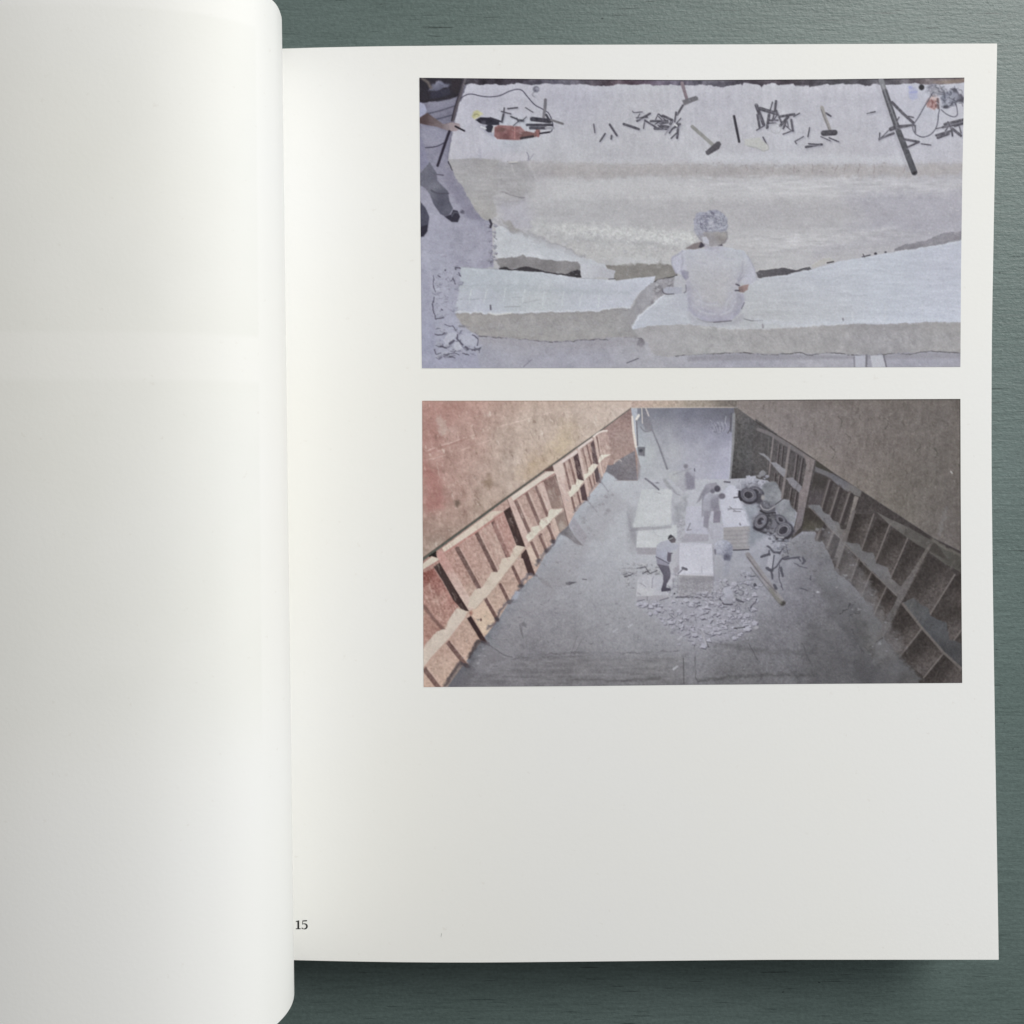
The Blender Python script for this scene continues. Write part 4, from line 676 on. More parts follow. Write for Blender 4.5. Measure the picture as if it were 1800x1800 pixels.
    c.curve([(690, 1350), (760, 1400), (850, 1460), (930, 1480)], 2.2, (84, 82, 88)); c.poly([(690, 1230), (770, 1340), (850, 1420), (730, 1370), (670, 1270)], (112, 112, 118), soft=2.5)
    c.line([(680, 1200), (700, 1160), (780, 1110), (800, 1010), (870, 930), (930, 900)], 4, (102, 94, 100), a=.75, soft=2.5, rough=2); c.line([(930, 890), (1030, 760), (1040, 700), (1100, 640), (1170, 650)], 4, (112, 104, 110), a=.8, soft=2.5, rough=2); c.line([(1170, 540), (1220, 490), (1290, 400), (1370, 300)], 3.4, (116, 106, 110), a=.8, soft=2, rough=2)
    for x, y in ((775, 1095), (905, 915), (1020, 755), (1205, 500), (1285, 395), (1350, 300), (460, 1560)): c.ell(x, y, 28, 20, (88, 80, 84), soft=3, rough=1, a=.85)
    c.poly([(930, 890), (970, 800), (1010, 820), (980, 890)], (158, 158, 170), soft=3, rough=1); c.poly([(1170, 650), (1260, 680), (1350, 775), (1250, 740)], (128, 124, 130), soft=2, a=.8); c.curve([(1080, 760), (1090, 700), (1170, 680)], 2, (128, 126, 132), a=.7)
    c.poly([(1000, 1145), (1050, 1120), (1085, 1150), (1065, 1170), (1030, 1165), (1045, 1295), (1015, 1220)], (92, 90, 96), soft=1.6); c.poly([(1475, 720), (1520, 710), (1590, 715), (1520, 745), (1480, 745)], (92, 90, 97), soft=2); c.line([(1650, 685), (1690, 690)], 1.6, (104, 102, 108))
    c.curve([(940, 1510), (1100, 1480), (1300, 1480), (1500, 1475), (1740, 1460)], 1.8, (100, 98, 103), a=.7, rough=1.5, soft=2.5); c.line([(1640, 1300), (1560, 1480)], 1.4, (112, 110, 115), a=.6)
    # ---- right wall plating
    c.f = 'F'
    rw = [(308, 30), (1740, 30), (1740, 1010), (1550, 920), (1330, 775), (1100, 625), (800, 430), (540, 265), (308, 95)]
    c.poly(rw, [(360, 80, (130, 121, 117)), (500, 150, (128, 120, 118)), (800, 120, (114, 107, 105)), (1100, 120, (106, 99, 96)), (1400, 120, (97, 91, 87)), (1650, 130, (88, 83, 79)), (650, 260, (126, 118, 119)), (900, 300, (116, 108, 108)), (850, 420, (122, 114, 106)), (1050, 420, (112, 103, 100)), (1300, 350, (99, 92, 88)), (1600, 400, (90, 85, 80)),
                (1100, 580, (112, 104, 96)), (1300, 560, (98, 92, 83)), (1500, 600, (90, 86, 79)), (1680, 650, (84, 80, 77)), (1350, 730, (94, 90, 80)), (1550, 800, (88, 84, 79)), (1690, 880, (84, 80, 79))], soft=1.3, g=20)
    c.poly(rw, (112, 104, 101), a=.10, g=70, gk='v'); c.poly(rw, (110, 104, 99), a=.12, g=100, gk='f')
    c.poly(rw, (117, 107, 108), a=.34, soft=2)
    r = np.random.RandomState(18)
    for k in range(190):
        x = r.uniform(330, 1720); y = r.uniform(60, 900)
        if y > 95 + (x - 310) * .63: continue
        l = r.uniform(10, 70)
        c.line([(x, y), (x - l * .25, y + l)], r.uniform(.7, 2), (70, 64, 58) if r.rand() < .6 else (136, 128, 126), a=r.uniform(.08, .3), rough=2.5, soft=2.4)
    for k in range(420):
        x = r.uniform(330, 1720); y = r.uniform(55, 960)
        if y > 90 + (x - 310) * .63: continue
        l = r.uniform(3, 20)
        c.line([(x, y), (x - l * r.uniform(-.2, .5), y + l)], r.uniform(.8, 2.4), (78, 72, 66) if r.rand() < .55 else (136, 129, 126), a=r.uniform(.12, .45), rough=2, soft=1.8)
    for x, y in ((950, 150), (1000, 260), (1240, 160), (1550, 355), (900, 340), (1440, 300)): c.curve([(x, y), (x + 25, y + 30), (x + 10, y + 75)], 1.6, (74, 70, 66), a=.5, rough=2)
    c.line([(1480, 350), (1640, 440)], 1.4, (112, 106, 102), a=.6, rough=1); c.line([(1640, 730), (1580, 890)], 5, (114, 112, 114), a=.5, soft=6, rough=3); c.line([(1660, 500), (1668, 510)], 2.4, (150, 148, 146))
    c.line([(310, 47), (1720, 44)], 1.6, (72, 68, 68), a=.8); c.line([(1719, 45), (1722, 1000)], 1.5, (62, 58, 58), a=.7)
    # ---- right ribs
    c.f = 'F'; c.poly([(425, 165), (560, 262), (560, 440), (520, 560), (430, 545), (400, 400)], (80, 77, 78), soft=2, g=14, gk='f')
    c.f = 'P'
    c.poly(o('F', [(540, 265), (800, 430), (1100, 625), (1330, 775), (1550, 920), (1740, 1012)]) + o('H', [(1745, 960), (1480, 960), (1330, 790), (1240, 660), (1225, 560), (1165, 510), (1105, 395), (1020, 300), (940, 245), (895, 130)]) + o('F', [(860, 960), (800, 880), (720, 880), (650, 930), (690, 760), (600, 680), (585, 640), (505, 560), (510, 440)]),
           [(1380, 790, (84, 80, 82)), (1420, 830, (78, 73, 74)), (1450, 900, (74, 68, 68)), (1500, 900, (72, 66, 66)), (1550, 950, (70, 64, 64)), (1620, 960, (66, 60, 60)), (1600, 1040, (70, 64, 63)), (1660, 1080, (64, 59, 59)), (1560, 1100, (70, 65, 65)), (1640, 1170, (68, 63, 62))], soft=1.5, g=14, gk='f')
    c.f = 'y7'
    l1 = (112, 105, 106); l2 = (104, 97, 97); dk = (60, 54, 55)
    c.line([(20, 110), (200, 180), (430, 330), (600, 430), (700, 500)], 6, (102, 97, 99), w2=9, soft=1.6); c.line([(0, 20), (230, 165), (450, 300), (780, 520), (1000, 680)], 1.6, (62, 57, 56), a=.8)
    c.line([(220, 215), (185, 500), (160, 720)], 2.6, l1, soft=1.3); c.line([(160, 230), (140, 640)], 1.6, (96, 92, 92), a=.8); c.line([(430, 330), (385, 650), (330, 1020)], 4.4, l1, soft=1.4)
    for p, w in (([(295, 310), (265, 560)], 2), ([(345, 330), (320, 600)], 2), ([(530, 450), (485, 800)], 3), ([(600, 500), (545, 850)], 3), ([(240, 690), (230, 800)], 2), ([(300, 720), (280, 880)], 2), ([(455, 890), (425, 1080)], 2.6), ([(520, 950), (490, 1150)], 2.6)):
        c.line(p, w, (104, 97, 99), soft=1.3); c.line([(a + w * 5, b + 5) for a, b in p], w, (56, 50, 52), a=.8, soft=1.4)
    c.poly([(20, 420), (90, 430), (180, 500), (190, 545), (110, 480)], (120, 119, 124), rough=1); c.poly([(180, 550), (260, 540), (320, 600), (385, 640), (365, 745), (250, 630)], (122, 120, 126), soft=1.4, rough=.8); c.poly([(380, 755), (470, 745), (520, 800), (600, 865), (570, 960), (480, 880)], (116, 113, 119), soft=1.4, rough=.8)
    c.poly([(600, 430), (780, 520), (725, 750), (650, 1120), (590, 1400), (470, 1530), (520, 1330), (550, 1050), (560, 940), (600, 870), (655, 580), (640, 500)], [(700, 540, (112, 104, 104)), (640, 900, (116, 107, 109)), (560, 1350, (106, 100, 104))], soft=1.5, g=10, gk='f')
    c.line([(770, 530), (700, 870), (600, 1380), (480, 1520)], 1.3, (60, 56, 58), a=.7)
    c.poly([(780, 525), (1000, 680), (960, 720), (775, 610)], (70, 66, 62), soft=1.6)
    c.poly([(770, 600), (990, 690), (1180, 800), (1385, 920), (1365, 1000), (1230, 955), (1100, 870), (950, 740), (770, 665)], [(850, 650, (98, 95, 98)), (1100, 790, (98, 96, 101)), (1300, 920, (102, 98, 98))], soft=1.5, g=14)
    c.poly([(760, 680), (950, 760), (900, 980), (850, 1110), (670, 1110)], [(800, 760, (68, 63, 62)), (750, 1050, (80, 74, 77))], soft=1.6, g=10)
    for p, w in (([(965, 790), (860, 1150)], 3.4), ([(1085, 885), (970, 1250)], 4), ([(1225, 960), (1100, 1340)], 4), ([(880, 1330), (800, 1550)], 5), ([(1010, 1480), (940, 1660)], 6)):
        c.line(p, w + 5, (84, 77, 77), a=.9, soft=3); c.line(p, w, l2, soft=1.4); c.line([(a + w * 6.5, b + 16) for a, b in p], w + 2.5, dk, a=.85, soft=2)
    c.poly([(670, 1112), (830, 1108), (880, 1200), (960, 1225), (1000, 1310), (1080, 1340), (1110, 1420), (1190, 1430), (1160, 1590), (1080, 1530), (950, 1400), (800, 1230)], [(780, 1140, (104, 103, 107)), (950, 1280, (106, 104, 108)), (1120, 1480, (102, 98, 98))], soft=1.5, rough=1, g=14)
    c.line([(690, 1135), (950, 1400), (1080, 1530)], 2, (118, 112, 112), a=.7, soft=1.6)
    c.poly([(640, 1150), (700, 1150), (900, 1350), (830, 1440), (700, 1450), (600, 1430)], [(720, 1230, (64, 58, 56)), (700, 1400, (78, 74, 68))], soft=2, g=12)
    c.poly([(1290, 985), (1350, 1005), (1290, 1200), (1180, 1560), (1110, 1800), (985, 1800), (1060, 1560), (1180, 1420)], [(1310, 1030, (112, 105, 103)), (1200, 1400, (102, 95, 94)), (1080, 1700, (96, 91, 91))], soft=1.5, g=12, gk='f')
    c.line([(1350, 1010), (1290, 1200), (1180, 1560), (1110, 1800)], 1.4, (58, 52, 52), a=.8); c.line([(1075, 1560), (1000, 1800)], 6, (58, 53, 54), soft=2)
    c.f = 'y8'
    c.poly([(455, -10), (580, 60), (800, 160), (1040, 295), (1340, 470), (1340, 620), (1180, 540), (1000, 410), (890, 335), (800, 275), (600, 130)], [(600, 80, (92, 88, 87)), (900, 260, (84, 80, 78)), (1250, 500, (80, 77, 74))], soft=1.6, g=14)
    c.poly([(1010, 330), (1050, 300), (1100, 340), (1200, 500), (1010, 400)], (68, 63, 60), soft=3, a=.8); c.line([(1045, 290), (1180, 370), (1340, 450)], 6, (98, 94, 90), a=.8, soft=3, rough=1.5)
    for q in ([(230, 20), (430, 20), (310, 390), (170, 290)], [(470, 60), (590, 130), (450, 520), (320, 400)], [(620, 170), (780, 270), (610, 670), (470, 530)], [(810, 300), (1010, 400), (760, 860), (640, 690)], [(1000, 430), (1260, 620), (1010, 1050), (760, 880)], [(1270, 660), (1340, 620), (1340, 1200), (1230, 1320), (1010, 1060)],
              [(120, 360), (270, 480), (200, 690), (60, 600)], [(300, 510), (410, 620), (310, 850), (210, 690)], [(430, 640), (560, 770), (440, 1030), (330, 850)], [(580, 800), (670, 870), (530, 1150), (440, 1040)], [(720, 950), (930, 1180), (700, 1470), (560, 1290)], [(950, 1200), (1150, 1430), (950, 1680), (710, 1480)], [(1170, 1440), (1340, 1600), (1340, 1750), (960, 1750), (960, 1690)]):
        (x0, y0), (x1, y1), (x2, y2), (x3, y3) = q[:4]
        c.poly(q, [(x0 + 10, y0 + 20, (58, 52, 51)), ((x0 + x3) / 2, (y0 + y3) / 2, (60, 54, 53)), ((x1 + x2) / 2, (y1 + y2) / 2, (84, 77, 76)), (x2, y2, (86, 80, 80))], soft=2, g=14, gk='f')
    for p, w in (([(440, 20), (310, 400)], 2.6), ([(602, 130), (450, 525)], 2.6), ([(785, 270), (608, 680)], 2.6), ([(1265, 640), (1005, 1060)], 2.8), ([(1340, 1200), (1235, 1335)], 2.6), ([(280, 480), (205, 700)], 2.4), ([(412, 620), (312, 860)], 2.4), ([(565, 770), (440, 1045)], 2.4), ([(935, 1180), (860, 1280), (700, 1480)], 2.6), ([(1160, 1430), (950, 1690)], 2.6)):
        c.line(p, w, (104, 97, 96), soft=1.5, a=.9)
    c.line([(240, -10), (150, 290), (40, 620)], 5, (96, 90, 90), soft=1.5)
    c.poly([(1000, 330), (1045, 310), (900, 570), (745, 880), (690, 990), (560, 1240), (530, 1285), (370, 1395), (330, 1380), (480, 1230), (650, 940), (720, 760), (860, 560)], [(950, 450, (92, 86, 84)), (780, 760, (96, 91, 92)), (600, 1120, (86, 82, 82))], soft=1.6, g=12, gk='f'); c.line([(530, 1285), (400, 1375)], 2.4, (50, 46, 46))
    c.poly([(140, 305), (290, 325), (320, 400), (430, 420), (470, 530), (590, 570), (620, 680), (720, 760), (690, 880), (600, 780), (420, 600), (270, 450)], [(200, 340, (96, 94, 96)), (450, 560, (98, 96, 99)), (660, 780, (98, 94, 95))], soft=1.6, rough=1, g=14)
    c.line([(150, 330), (400, 590), (680, 860)], 2, (108, 103, 103), a=.8, soft=1.6)
    c.poly([(735, 925), (850, 870), (920, 940), (1000, 980), (1020, 1060), (1180, 1130), (1220, 1300), (1340, 1340), (1340, 1600), (1150, 1432), (930, 1182)], [(830, 930, (82, 81, 83)), (1050, 1150, (78, 78, 82)), (1250, 1400, (72, 71, 74))], soft=1.6, rough=1, g=14)
    c.line([(735, 935), (930, 1182), (1150, 1432), (1335, 1600)], 4.5, (100, 94, 93), soft=1.8, a=.85)
    c.f = 'P'; r = np.random.RandomState(78)
    for k in range(420):
        x = r.uniform(1370, 1690); yt = 764 + (x - 1360) * .66; y = yt + r.uniform(4, 260)
        l = r.uniform(3, 14)
        if y > 880 + (x - 1370) * 1.25: continue
        c.line([(x, y), (x - l * .35, y + l)], r.uniform(.8, 2.6), (52, 47, 46) if r.rand() < .5 else (116, 109, 107), a=r.uniform(.08, .3), rough=2, soft=2.2)
    # drifts on the right of the floor
    c.f = 'y7'
    c.chips([(470, 1540), (700, 1440), (860, 1560), (960, 1680), (960, 1800), (330, 1800), (330, 1600)], 120, 5, (118, 117, 122), (90, 88, 92), a=.28, seed=41, ln=.2)
    c.poly([(470, 1540), (620, 1460), (740, 1440), (850, 1560), (950, 1680), (900, 1800), (350, 1800), (330, 1620)], (114, 113, 117), a=.5, soft=10, rough=4, g=12, gk='n')
    c.f = 'y8'
    c.poly([(-60, 560), (60, 600), (190, 700), (300, 860), (420, 960), (440, 1060), (540, 1150), (500, 1250), (360, 1390), (200, 1300), (0, 1000), (-150, 700)], [(80, 680, (112, 112, 118)), (200, 850, (100, 99, 104)), (150, 1000, (98, 97, 102)), (350, 1100, (92, 91, 94)), (420, 1200, (86, 85, 86)), (200, 1250, (92, 91, 95))], soft=7, rough=4, g=12, gk='n')
    c.chips([(-60, 560), (190, 700), (420, 960), (520, 1150), (360, 1390), (100, 1200), (-150, 700)], 160, 5, (114, 113, 118), (82, 81, 86), a=.3, seed=42, ln=.2)
    c.poly([(340, 1400), (530, 1290), (700, 1480), (930, 1700), (900, 1780), (300, 1780), (200, 1500)], [(420, 1460, (96, 95, 98)), (620, 1450, (92, 90, 92)), (650, 1600, (92, 91, 95)), (800, 1700, (86, 84, 86)), (350, 1650, (84, 83, 87))], soft=9, rough=4, g=12, gk='n')
    c.poly([(360, 1390), (560, 1340), (680, 1420), (560, 1450), (400, 1480)], (78, 76, 76), a=.5, soft=6, rough=3)
    for p in ([(100, 1040), (210, 940)], [(200, 1060), (310, 1010)], [(210, 1200), (340, 1440)]): c.line(p, 1.8, (70, 68, 72), a=.7, rough=2)
    c.f = 'P'
    for (x0, y0, x1, y1, sd) in ((830, 1180, 900, 1080, 81), (880, 1095, 960, 1000, 82), (940, 1020, 1010, 930, 83), (1000, 940, 1070, 860, 84)):
        c.poly([(x0, y0), (x0 + 14, y0 - 40), (x1, y1), (x1 + 34, y1 + 20), (x0 + 60, y0 + 10)], (146, 144, 150), a=.4, soft=14, rough=5)
        c.chips([(x0, y0), (x0 + 14, y0 - 40), (x1, y1), (x1 + 34, y1 + 20), (x0 + 60, y0 + 10)], 50, 4, (156, 154, 160), (112, 109, 115), a=.5, seed=sd, ln=.5)
    for (x0, y0, x1, y1, sd) in ((1440, 930, 1520, 1050, 85), (1500, 1040, 1570, 1150, 86)):
        c.poly([(x0, y0), (x0 + 30, y0 - 6), (x1 + 20, y1 - 10), (x1 - 30, y1 + 10)], (122, 121, 126), a=.4, soft=14, rough=5)
        c.chips([(x0 - 20, y0), (x0 + 30, y0 - 6), (x1 + 20, y1 - 10), (x1 - 40, y1 + 10)], 70, 4.5, (132, 131, 136), (88, 87, 92), a=.5, seed=sd, ln=.5)
    # ---- blocks of stone in the middle
    c.f = 'y3'
    c.poly([(160, -120), (290, -20), (230, 200), (290, 330), (260, 560), (170, 500), (180, 200)], (148, 148, 154), a=.6, soft=10)
    c.f = 'E'
    c.poly([(1470, 612), (1660, 610), (1655, 838), (1560, 845), (1412, 855), (1440, 720)], [(1520, 650, (184, 187, 191)), (1600, 750, (188, 190, 194)), (1480, 800, (184, 187, 190))], rough=.8, soft=1.4, g=8); c.poly([(1412, 855), (1560, 845), (1655, 838), (1650, 862), (1412, 880)], (160, 160, 166), soft=1.6)
    c.line([(1495, 545), (1575, 612)], 3, (128, 127, 134)); c.line([(1560, 630), (1590, 640)], 1.4, (140, 140, 148)); c.poly([(1380, 760), (1410, 855), (1440, 900), (1430, 980), (1395, 900)], (140, 139, 146), a=.7, soft=5)
    c.poly([(1660, 600), (1760, 640), (1760, 840), (1690, 850), (1655, 800)], (160, 161, 168), a=.8, soft=4, rough=2, g=26)
    c.f = 'y3'
    c.poly([(310, 222), (500, 192), (640, 178), (820, 170), (835, 330), (720, 380), (600, 400), (560, 470), (282, 466)], [(400, 350, (188, 190, 194)), (700, 260, (184, 187, 191))], rough=.6, soft=1.4, g=6); c.curve([(500, 200), (540, 290), (640, 322), (830, 310)], 1.4, (158, 160, 166), a=.7)
    c.poly([(280, 470), (560, 470), (556, 565), (300, 560)], (160, 158, 165), soft=1.8, g=10)
    c.poly([(820, 160), (945, 40), (940, 280), (850, 400)], (166, 166, 174), a=.8, soft=4, rough=2, g=24); c.chips([(820, 160), (945, 60), (930, 330), (840, 400)], 40, 4, (176, 176, 184), (132, 131, 140), seed=51)
    c.poly([(950, -80), (1170, -80), (1220, 180), (1255, 295), (930, 278)], [(1050, 0, (180, 180, 192)), (1150, 220, (174, 174, 187))], soft=2, rough=1, g=10); c.poly([(930, 285), (1240, 296), (1240, 385), (870, 400)], (156, 154, 164), soft=1.8, g=8); c.line([(960, 240), (1000, 150)], 1.8, (124, 122, 132)); c.line([(955, 240), (1010, 232)], 2, (130, 128, 138))
    c.f = 'F'
    c.poly([(200, 645), (260, 580), (330, 600), (345, 680), (392, 842), (222, 855), (205, 740)], [(260, 650, (178, 179, 192)), (330, 800, (182, 183, 196))], rough=.6, soft=1.5, g=8); c.poly([(222, 855), (392, 845), (384, 992), (290, 998), (225, 960)], (152, 149, 153), soft=1.5, g=10)
    for k in range(10): c.line([(222 + k * 2, 866 + k * 13), (391 - k * .6, 858 + k * 13)], 1.2, (128, 125, 131) if k % 2 else (172, 169, 173), a=.7, rough=.6)
    c.line([(285, 997), (382, 993)], 2.4, (84, 83, 92))
    for p, w in (([(250, 735), (338, 738)], 1.8), ([(285, 752), (330, 752)], 1.8), ([(260, 722), (300, 752)], 1.8), ([(268, 735), (250, 745)], 1.6), ([(290, 662), (318, 660)], 2), ([(325, 828), (328, 836)], 3.2), ([(228, 565), (262, 568)], 3)): c.line(p, w, (104, 102, 112))
    c.poly([(395, 850), (425, 800), (420, 960), (388, 990)], (128, 130, 140), a=.6, soft=5)
    c.f = 'y3'
    c.chips([(60, 720), (300, 660), (560, 700), (600, 800), (320, 850), (280, 1000), (80, 960)], 130, 5.5, (172, 172, 178), (106, 104, 112), a=.75, seed=52, ln=.5)
    for p in ([(300, 740), (400, 730), (440, 780), (370, 810)], [(440, 780), (480, 810), (560, 770)], [(130, 850), (240, 820)], [(330, 930), (400, 980)]): c.line(p, 1.8, (84, 82, 90), a=.8, rough=1)
    c.poly([(310, 850), (480, 820), (640, 860), (620, 1040), (725, 1065), (705, 1100), (290, 1112), (300, 960)], [(400, 900, (176, 176, 184)), (600, 950, (170, 170, 180)), (400, 1060, (182, 182, 188))], rough=.8, soft=1.5, g=14); c.poly([(290, 1115), (430, 1110), (720, 1092), (690, 1140), (600, 1165), (450, 1165), (290, 1172)], (158, 156, 164), soft=1.5); c.line([(600, 1165), (715, 1130)], 2, (104, 102, 112)); c.line([(432, 1115), (432, 1165)], 1.4, (122, 120, 128))
    for p in ([(520, 850), (490, 990)], [(340, 940), (410, 980)], [(310, 1070), (340, 1090)]): c.line(p, 2, (140, 138, 148), a=.7, rough=1)
    c.poly([(850, 412), (1060, 405), (1292, 420), (1312, 832), (838, 820)], [(950, 500, (182, 182, 194)), (1200, 500, (184, 184, 196)), (950, 750, (188, 188, 200)), (1200, 760, (184, 184, 195))], rough=.6, soft=1.4, g=8, gk='h'); c.poly([(860, 830), (1312, 842), (1292, 1122), (832, 1122), (850, 980)], [(950, 950, (146, 144, 150)), (1200, 950, (143, 141, 148)), (1000, 1100, (148, 146, 154))], soft=1.6, g=10, gk='h'); c.line([(850, 824), (1310, 838)], 2, (194, 192, 200), a=.8)
    c.line([(820, 1125), (1000, 1118), (1150, 1130), (1290, 1132)], 3.4, (84, 82, 91), rough=1, soft=1.6); c.line([(1150, 720), (1150, 795)], 2, (150, 149, 160)); c.poly([(1312, 830), (1400, 870), (1380, 1000), (1295, 1110)], (148, 147, 158), a=.7, soft=6)
    c.f = 'y3'
    c.line([(850, 412), (838, 820), (832, 1120)], 1.6, (128, 126, 136), a=.6, soft=2); c.line([(1295, 420), (1312, 832), (1292, 1120)], 2, (126, 124, 135), a=.6, soft=2.4)
    c.poly([(852, 420), (1060, 412), (1288, 426), (1304, 818), (846, 808)], (198, 198, 207), a=.4, soft=6); c.poly([(862, 850), (1308, 860), (1290, 1112), (838, 1112)], (134, 132, 140), a=.45, soft=6, g=12, gk='h')
    c.poly([(300, 236), (500, 205), (800, 186), (815, 320), (590, 390), (548, 455), (296, 452)], (200, 202, 206), a=.4, soft=6); c.poly([(282, 474), (556, 474), (552, 560), (302, 556)], (140, 138, 146), a=.5, soft=4)
    c.f = 'E'
    c.poly([(1475, 620), (1652, 618), (1646, 828), (1556, 836), (1424, 846), (1450, 725)], (202, 204, 208), a=.4, soft=6); c.line([(1412, 868), (1560, 858), (1650, 850)], 5, (134, 133, 140), a=.6, soft=3)
    c.f = 'F'
    c.poly([(225, 866), (390, 856), (384, 988), (292, 994), (228, 955)], (136, 134, 140), a=.35, soft=4); c.poly([(210, 650), (262, 595), (326, 612), (384, 832), (226, 844)], (196, 196, 206), a=.35, soft=6)
    # rubble around them
    c.f = 'P'
    c.poly(o('y3', [(300, 1190), (800, 1140), (1300, 1140), (1560, 1230), (1750, 1300)]) + o('H', [(420, 430), (430, 560), (300, 660), (60, 700), (-60, 640)]), (154, 153, 165), a=.55, soft=16, g=14, gk='n')
    c.chips(o('y3', [(250, 1190), (820, 1140), (1320, 1140), (1380, 880), (1800, 900)]) + o('H', [(440, 400), (430, 560), (300, 660), (60, 720), (-160, 560)]), 760, 6.2, (170, 169, 181), (92, 90, 101), a=.85, seed=53, ln=.55)
    c.chips(o('y3', [(730, 780), (860, 830), (830, 1130), (700, 1120)]), 50, 4.5, (170, 169, 180), (96, 94, 104), a=.75, seed=54)
    c.chips(o('H', [(100, 420), (480, 330), (500, 560), (350, 700), (-100, 760), (-200, 600)]), 200, 3.6, (150, 149, 160), (98, 96, 104), a=.5, seed=55)
    c.specks([(850, 1040), (1500, 1040), (1540, 1200), (800, 1200)], 360, (84, 82, 88), a=.45, L=7, seed=56); c.specks([(850, 1040), (1450, 1040), (1450, 1195), (830, 1195)], 150, (156, 155, 163), a=.4, L=4, seed=57); c.specks([(960, 850), (1120, 850), (1120, 1050), (900, 1050)], 150, (138, 137, 146), a=.4, L=5, seed=58)
    c.f = 'y3'
    c.poly([(1400, 1130), (1440, 990), (1520, 980), (1560, 1060), (1565, 1200), (1440, 1215)], [(1480, 1060, (158, 158, 170)), (1500, 1180, (146, 145, 156))], rough=1, soft=1.5); c.line([(1390, 1140), (1440, 1215), (1555, 1222)], 2.6, (96, 94, 104)); c.curve([(1400, 1080), (1430, 1000), (1500, 975)], 1.6, (112, 110, 120)); c.curve([(1600, 1150), (1640, 1180), (1700, 1180)], 1.8, (100, 98, 108))
    c.specks([(880, 900), (1440, 900), (1480, 1190), (830, 1190)], 420, (180, 180, 188), a=.5, L=5, seed=95); c.specks([(900, 880), (1120, 860), (1120, 1060), (880, 1100)], 200, (120, 119, 127), a=.4, L=4, seed=96)
    c.chips(o('P', [(1060, 1060), (1420, 1030), (1440, 1120), (1250, 1170), (1040, 1140)]), 260, 3.4, (172, 171, 182), (98, 96, 106), a=.7, seed=97, ln=.6)
    # ---- figures at work
    c.f = 'y1'
    c.poly([(620, 1000), (720, 960), (830, 945), (930, 915), (990, 960), (985, 1190), (930, 1210), (830, 1232), (760, 1170), (660, 1070)], [(700, 1020, (168, 170, 174)), (830, 1000, (164, 165, 172)), (940, 960, (160, 160, 172)), (930, 1120, (138, 136, 148)), (800, 1180, (160, 160, 168))], soft=2.5, rough=1, g=14); c.ell(866, 896, 30, 30, (124, 122, 132), soft=3); c.ell(895, 1010, 40, 40, (126, 124, 136), soft=4, rough=2, a=.8); c.line([(980, 930), (985, 960)], 2, (100, 98, 110))
    c.line([(330, 1062), (420, 1120), (510, 1205)], 2.8, (122, 121, 130)); c.ell(490, 1115, 20, 8, (112, 111, 120), soft=2); c.line([(590, 1080), (660, 1180)], 6, (140, 141, 146), a=.8, soft=4); c.curve([(690, 1180), (730, 1250), (790, 1280)], 2.4, (144, 143, 152), a=.8)
    c.poly([(1005, 1390), (1075, 1240), (1120, 1150), (1190, 1120), (1270, 1108), (1310, 1165), (1250, 1240), (1200, 1262), (1160, 1235), (1100, 1300), (1050, 1350)], [(1050, 1320, (138, 137, 147)), (1150, 1180, (146, 145, 156)), (1240, 1160, (136, 134, 145))], soft=1.6, rough=.6, g=12); c.ell(1282, 1195, 42, 42, (86, 83, 95), soft=2.2); c.ell(1220, 1225, 30, 30, (112, 110, 121), soft=3)
    c.poly([(1085, 1330), (1110, 1270), (1165, 1230), (1230, 1270), (1300, 1260), (1302, 1400), (1320, 1500), (1310, 1560), (1090, 1560), (1080, 1420)], [(1150, 1300, (160, 160, 172)), (1260, 1330, (148, 147, 158)), (1150, 1450, (152, 152, 163)), (1270, 1480, (132, 129, 141))], soft=1.6, g=12); c.ell(1342, 1290, 46, 40, (112, 109, 120), soft=2.2); c.line([(1085, 1340), (1080, 1560)], 1.5, (120, 118, 128), a=.7)
    c.poly([(1200, 1330), (1300, 1290), (1302, 1420), (1250, 1480), (1190, 1440)], (118, 116, 128), a=.6, soft=5); c.line([(1090, 1330), (1110, 1275), (1165, 1235)], 2, (120, 118, 130), a=.7, soft=2); c.poly([(1060, 1290), (1120, 1170), (1180, 1180), (1110, 1280)], (118, 116, 128), a=.5, soft=4)
    c.line([(700, 1010), (830, 960), (930, 930)], 2, (140, 139, 148), a=.7, soft=2.5); c.poly([(860, 1060), (980, 1030), (975, 1190), (880, 1200)], (122, 120, 133), a=.6, soft=5)
    c.f = 'y3'
    c.poly([(1185, -10), (1275, -10), (1245, 110), (1240, 225), (1170, 190)], (138, 136, 148), soft=1.6, g=10); c.poly([(1310, -10), (1405, -10), (1392, 140), (1300, 145)], (128, 124, 137), soft=1.6, g=10); c.poly([(1275, -10), (1310, -10), (1300, 140), (1250, 110)], (176, 176, 188), soft=2); c.line([(1240, 225), (1300, 340)], 3, (150, 148, 158), soft=3, rough=1); c.poly([(1250, 160), (1440, 180), (1400, 330), (1320, 370), (1260, 290)], (162, 161, 173), a=.7, soft=4, rough=2)
    c.poly([(555, 470), (565, 430), (620, 392), (710, 368), (760, 412), (835, 430), (838, 480), (760, 520), (720, 532), (700, 640), (738, 672), (700, 692), (560, 645), (542, 590)], [(620, 450, (164, 165, 176)), (750, 450, (162, 163, 175)), (640, 560, (158, 160, 174)), (590, 620, (146, 146, 160))], soft=1.4, g=10)
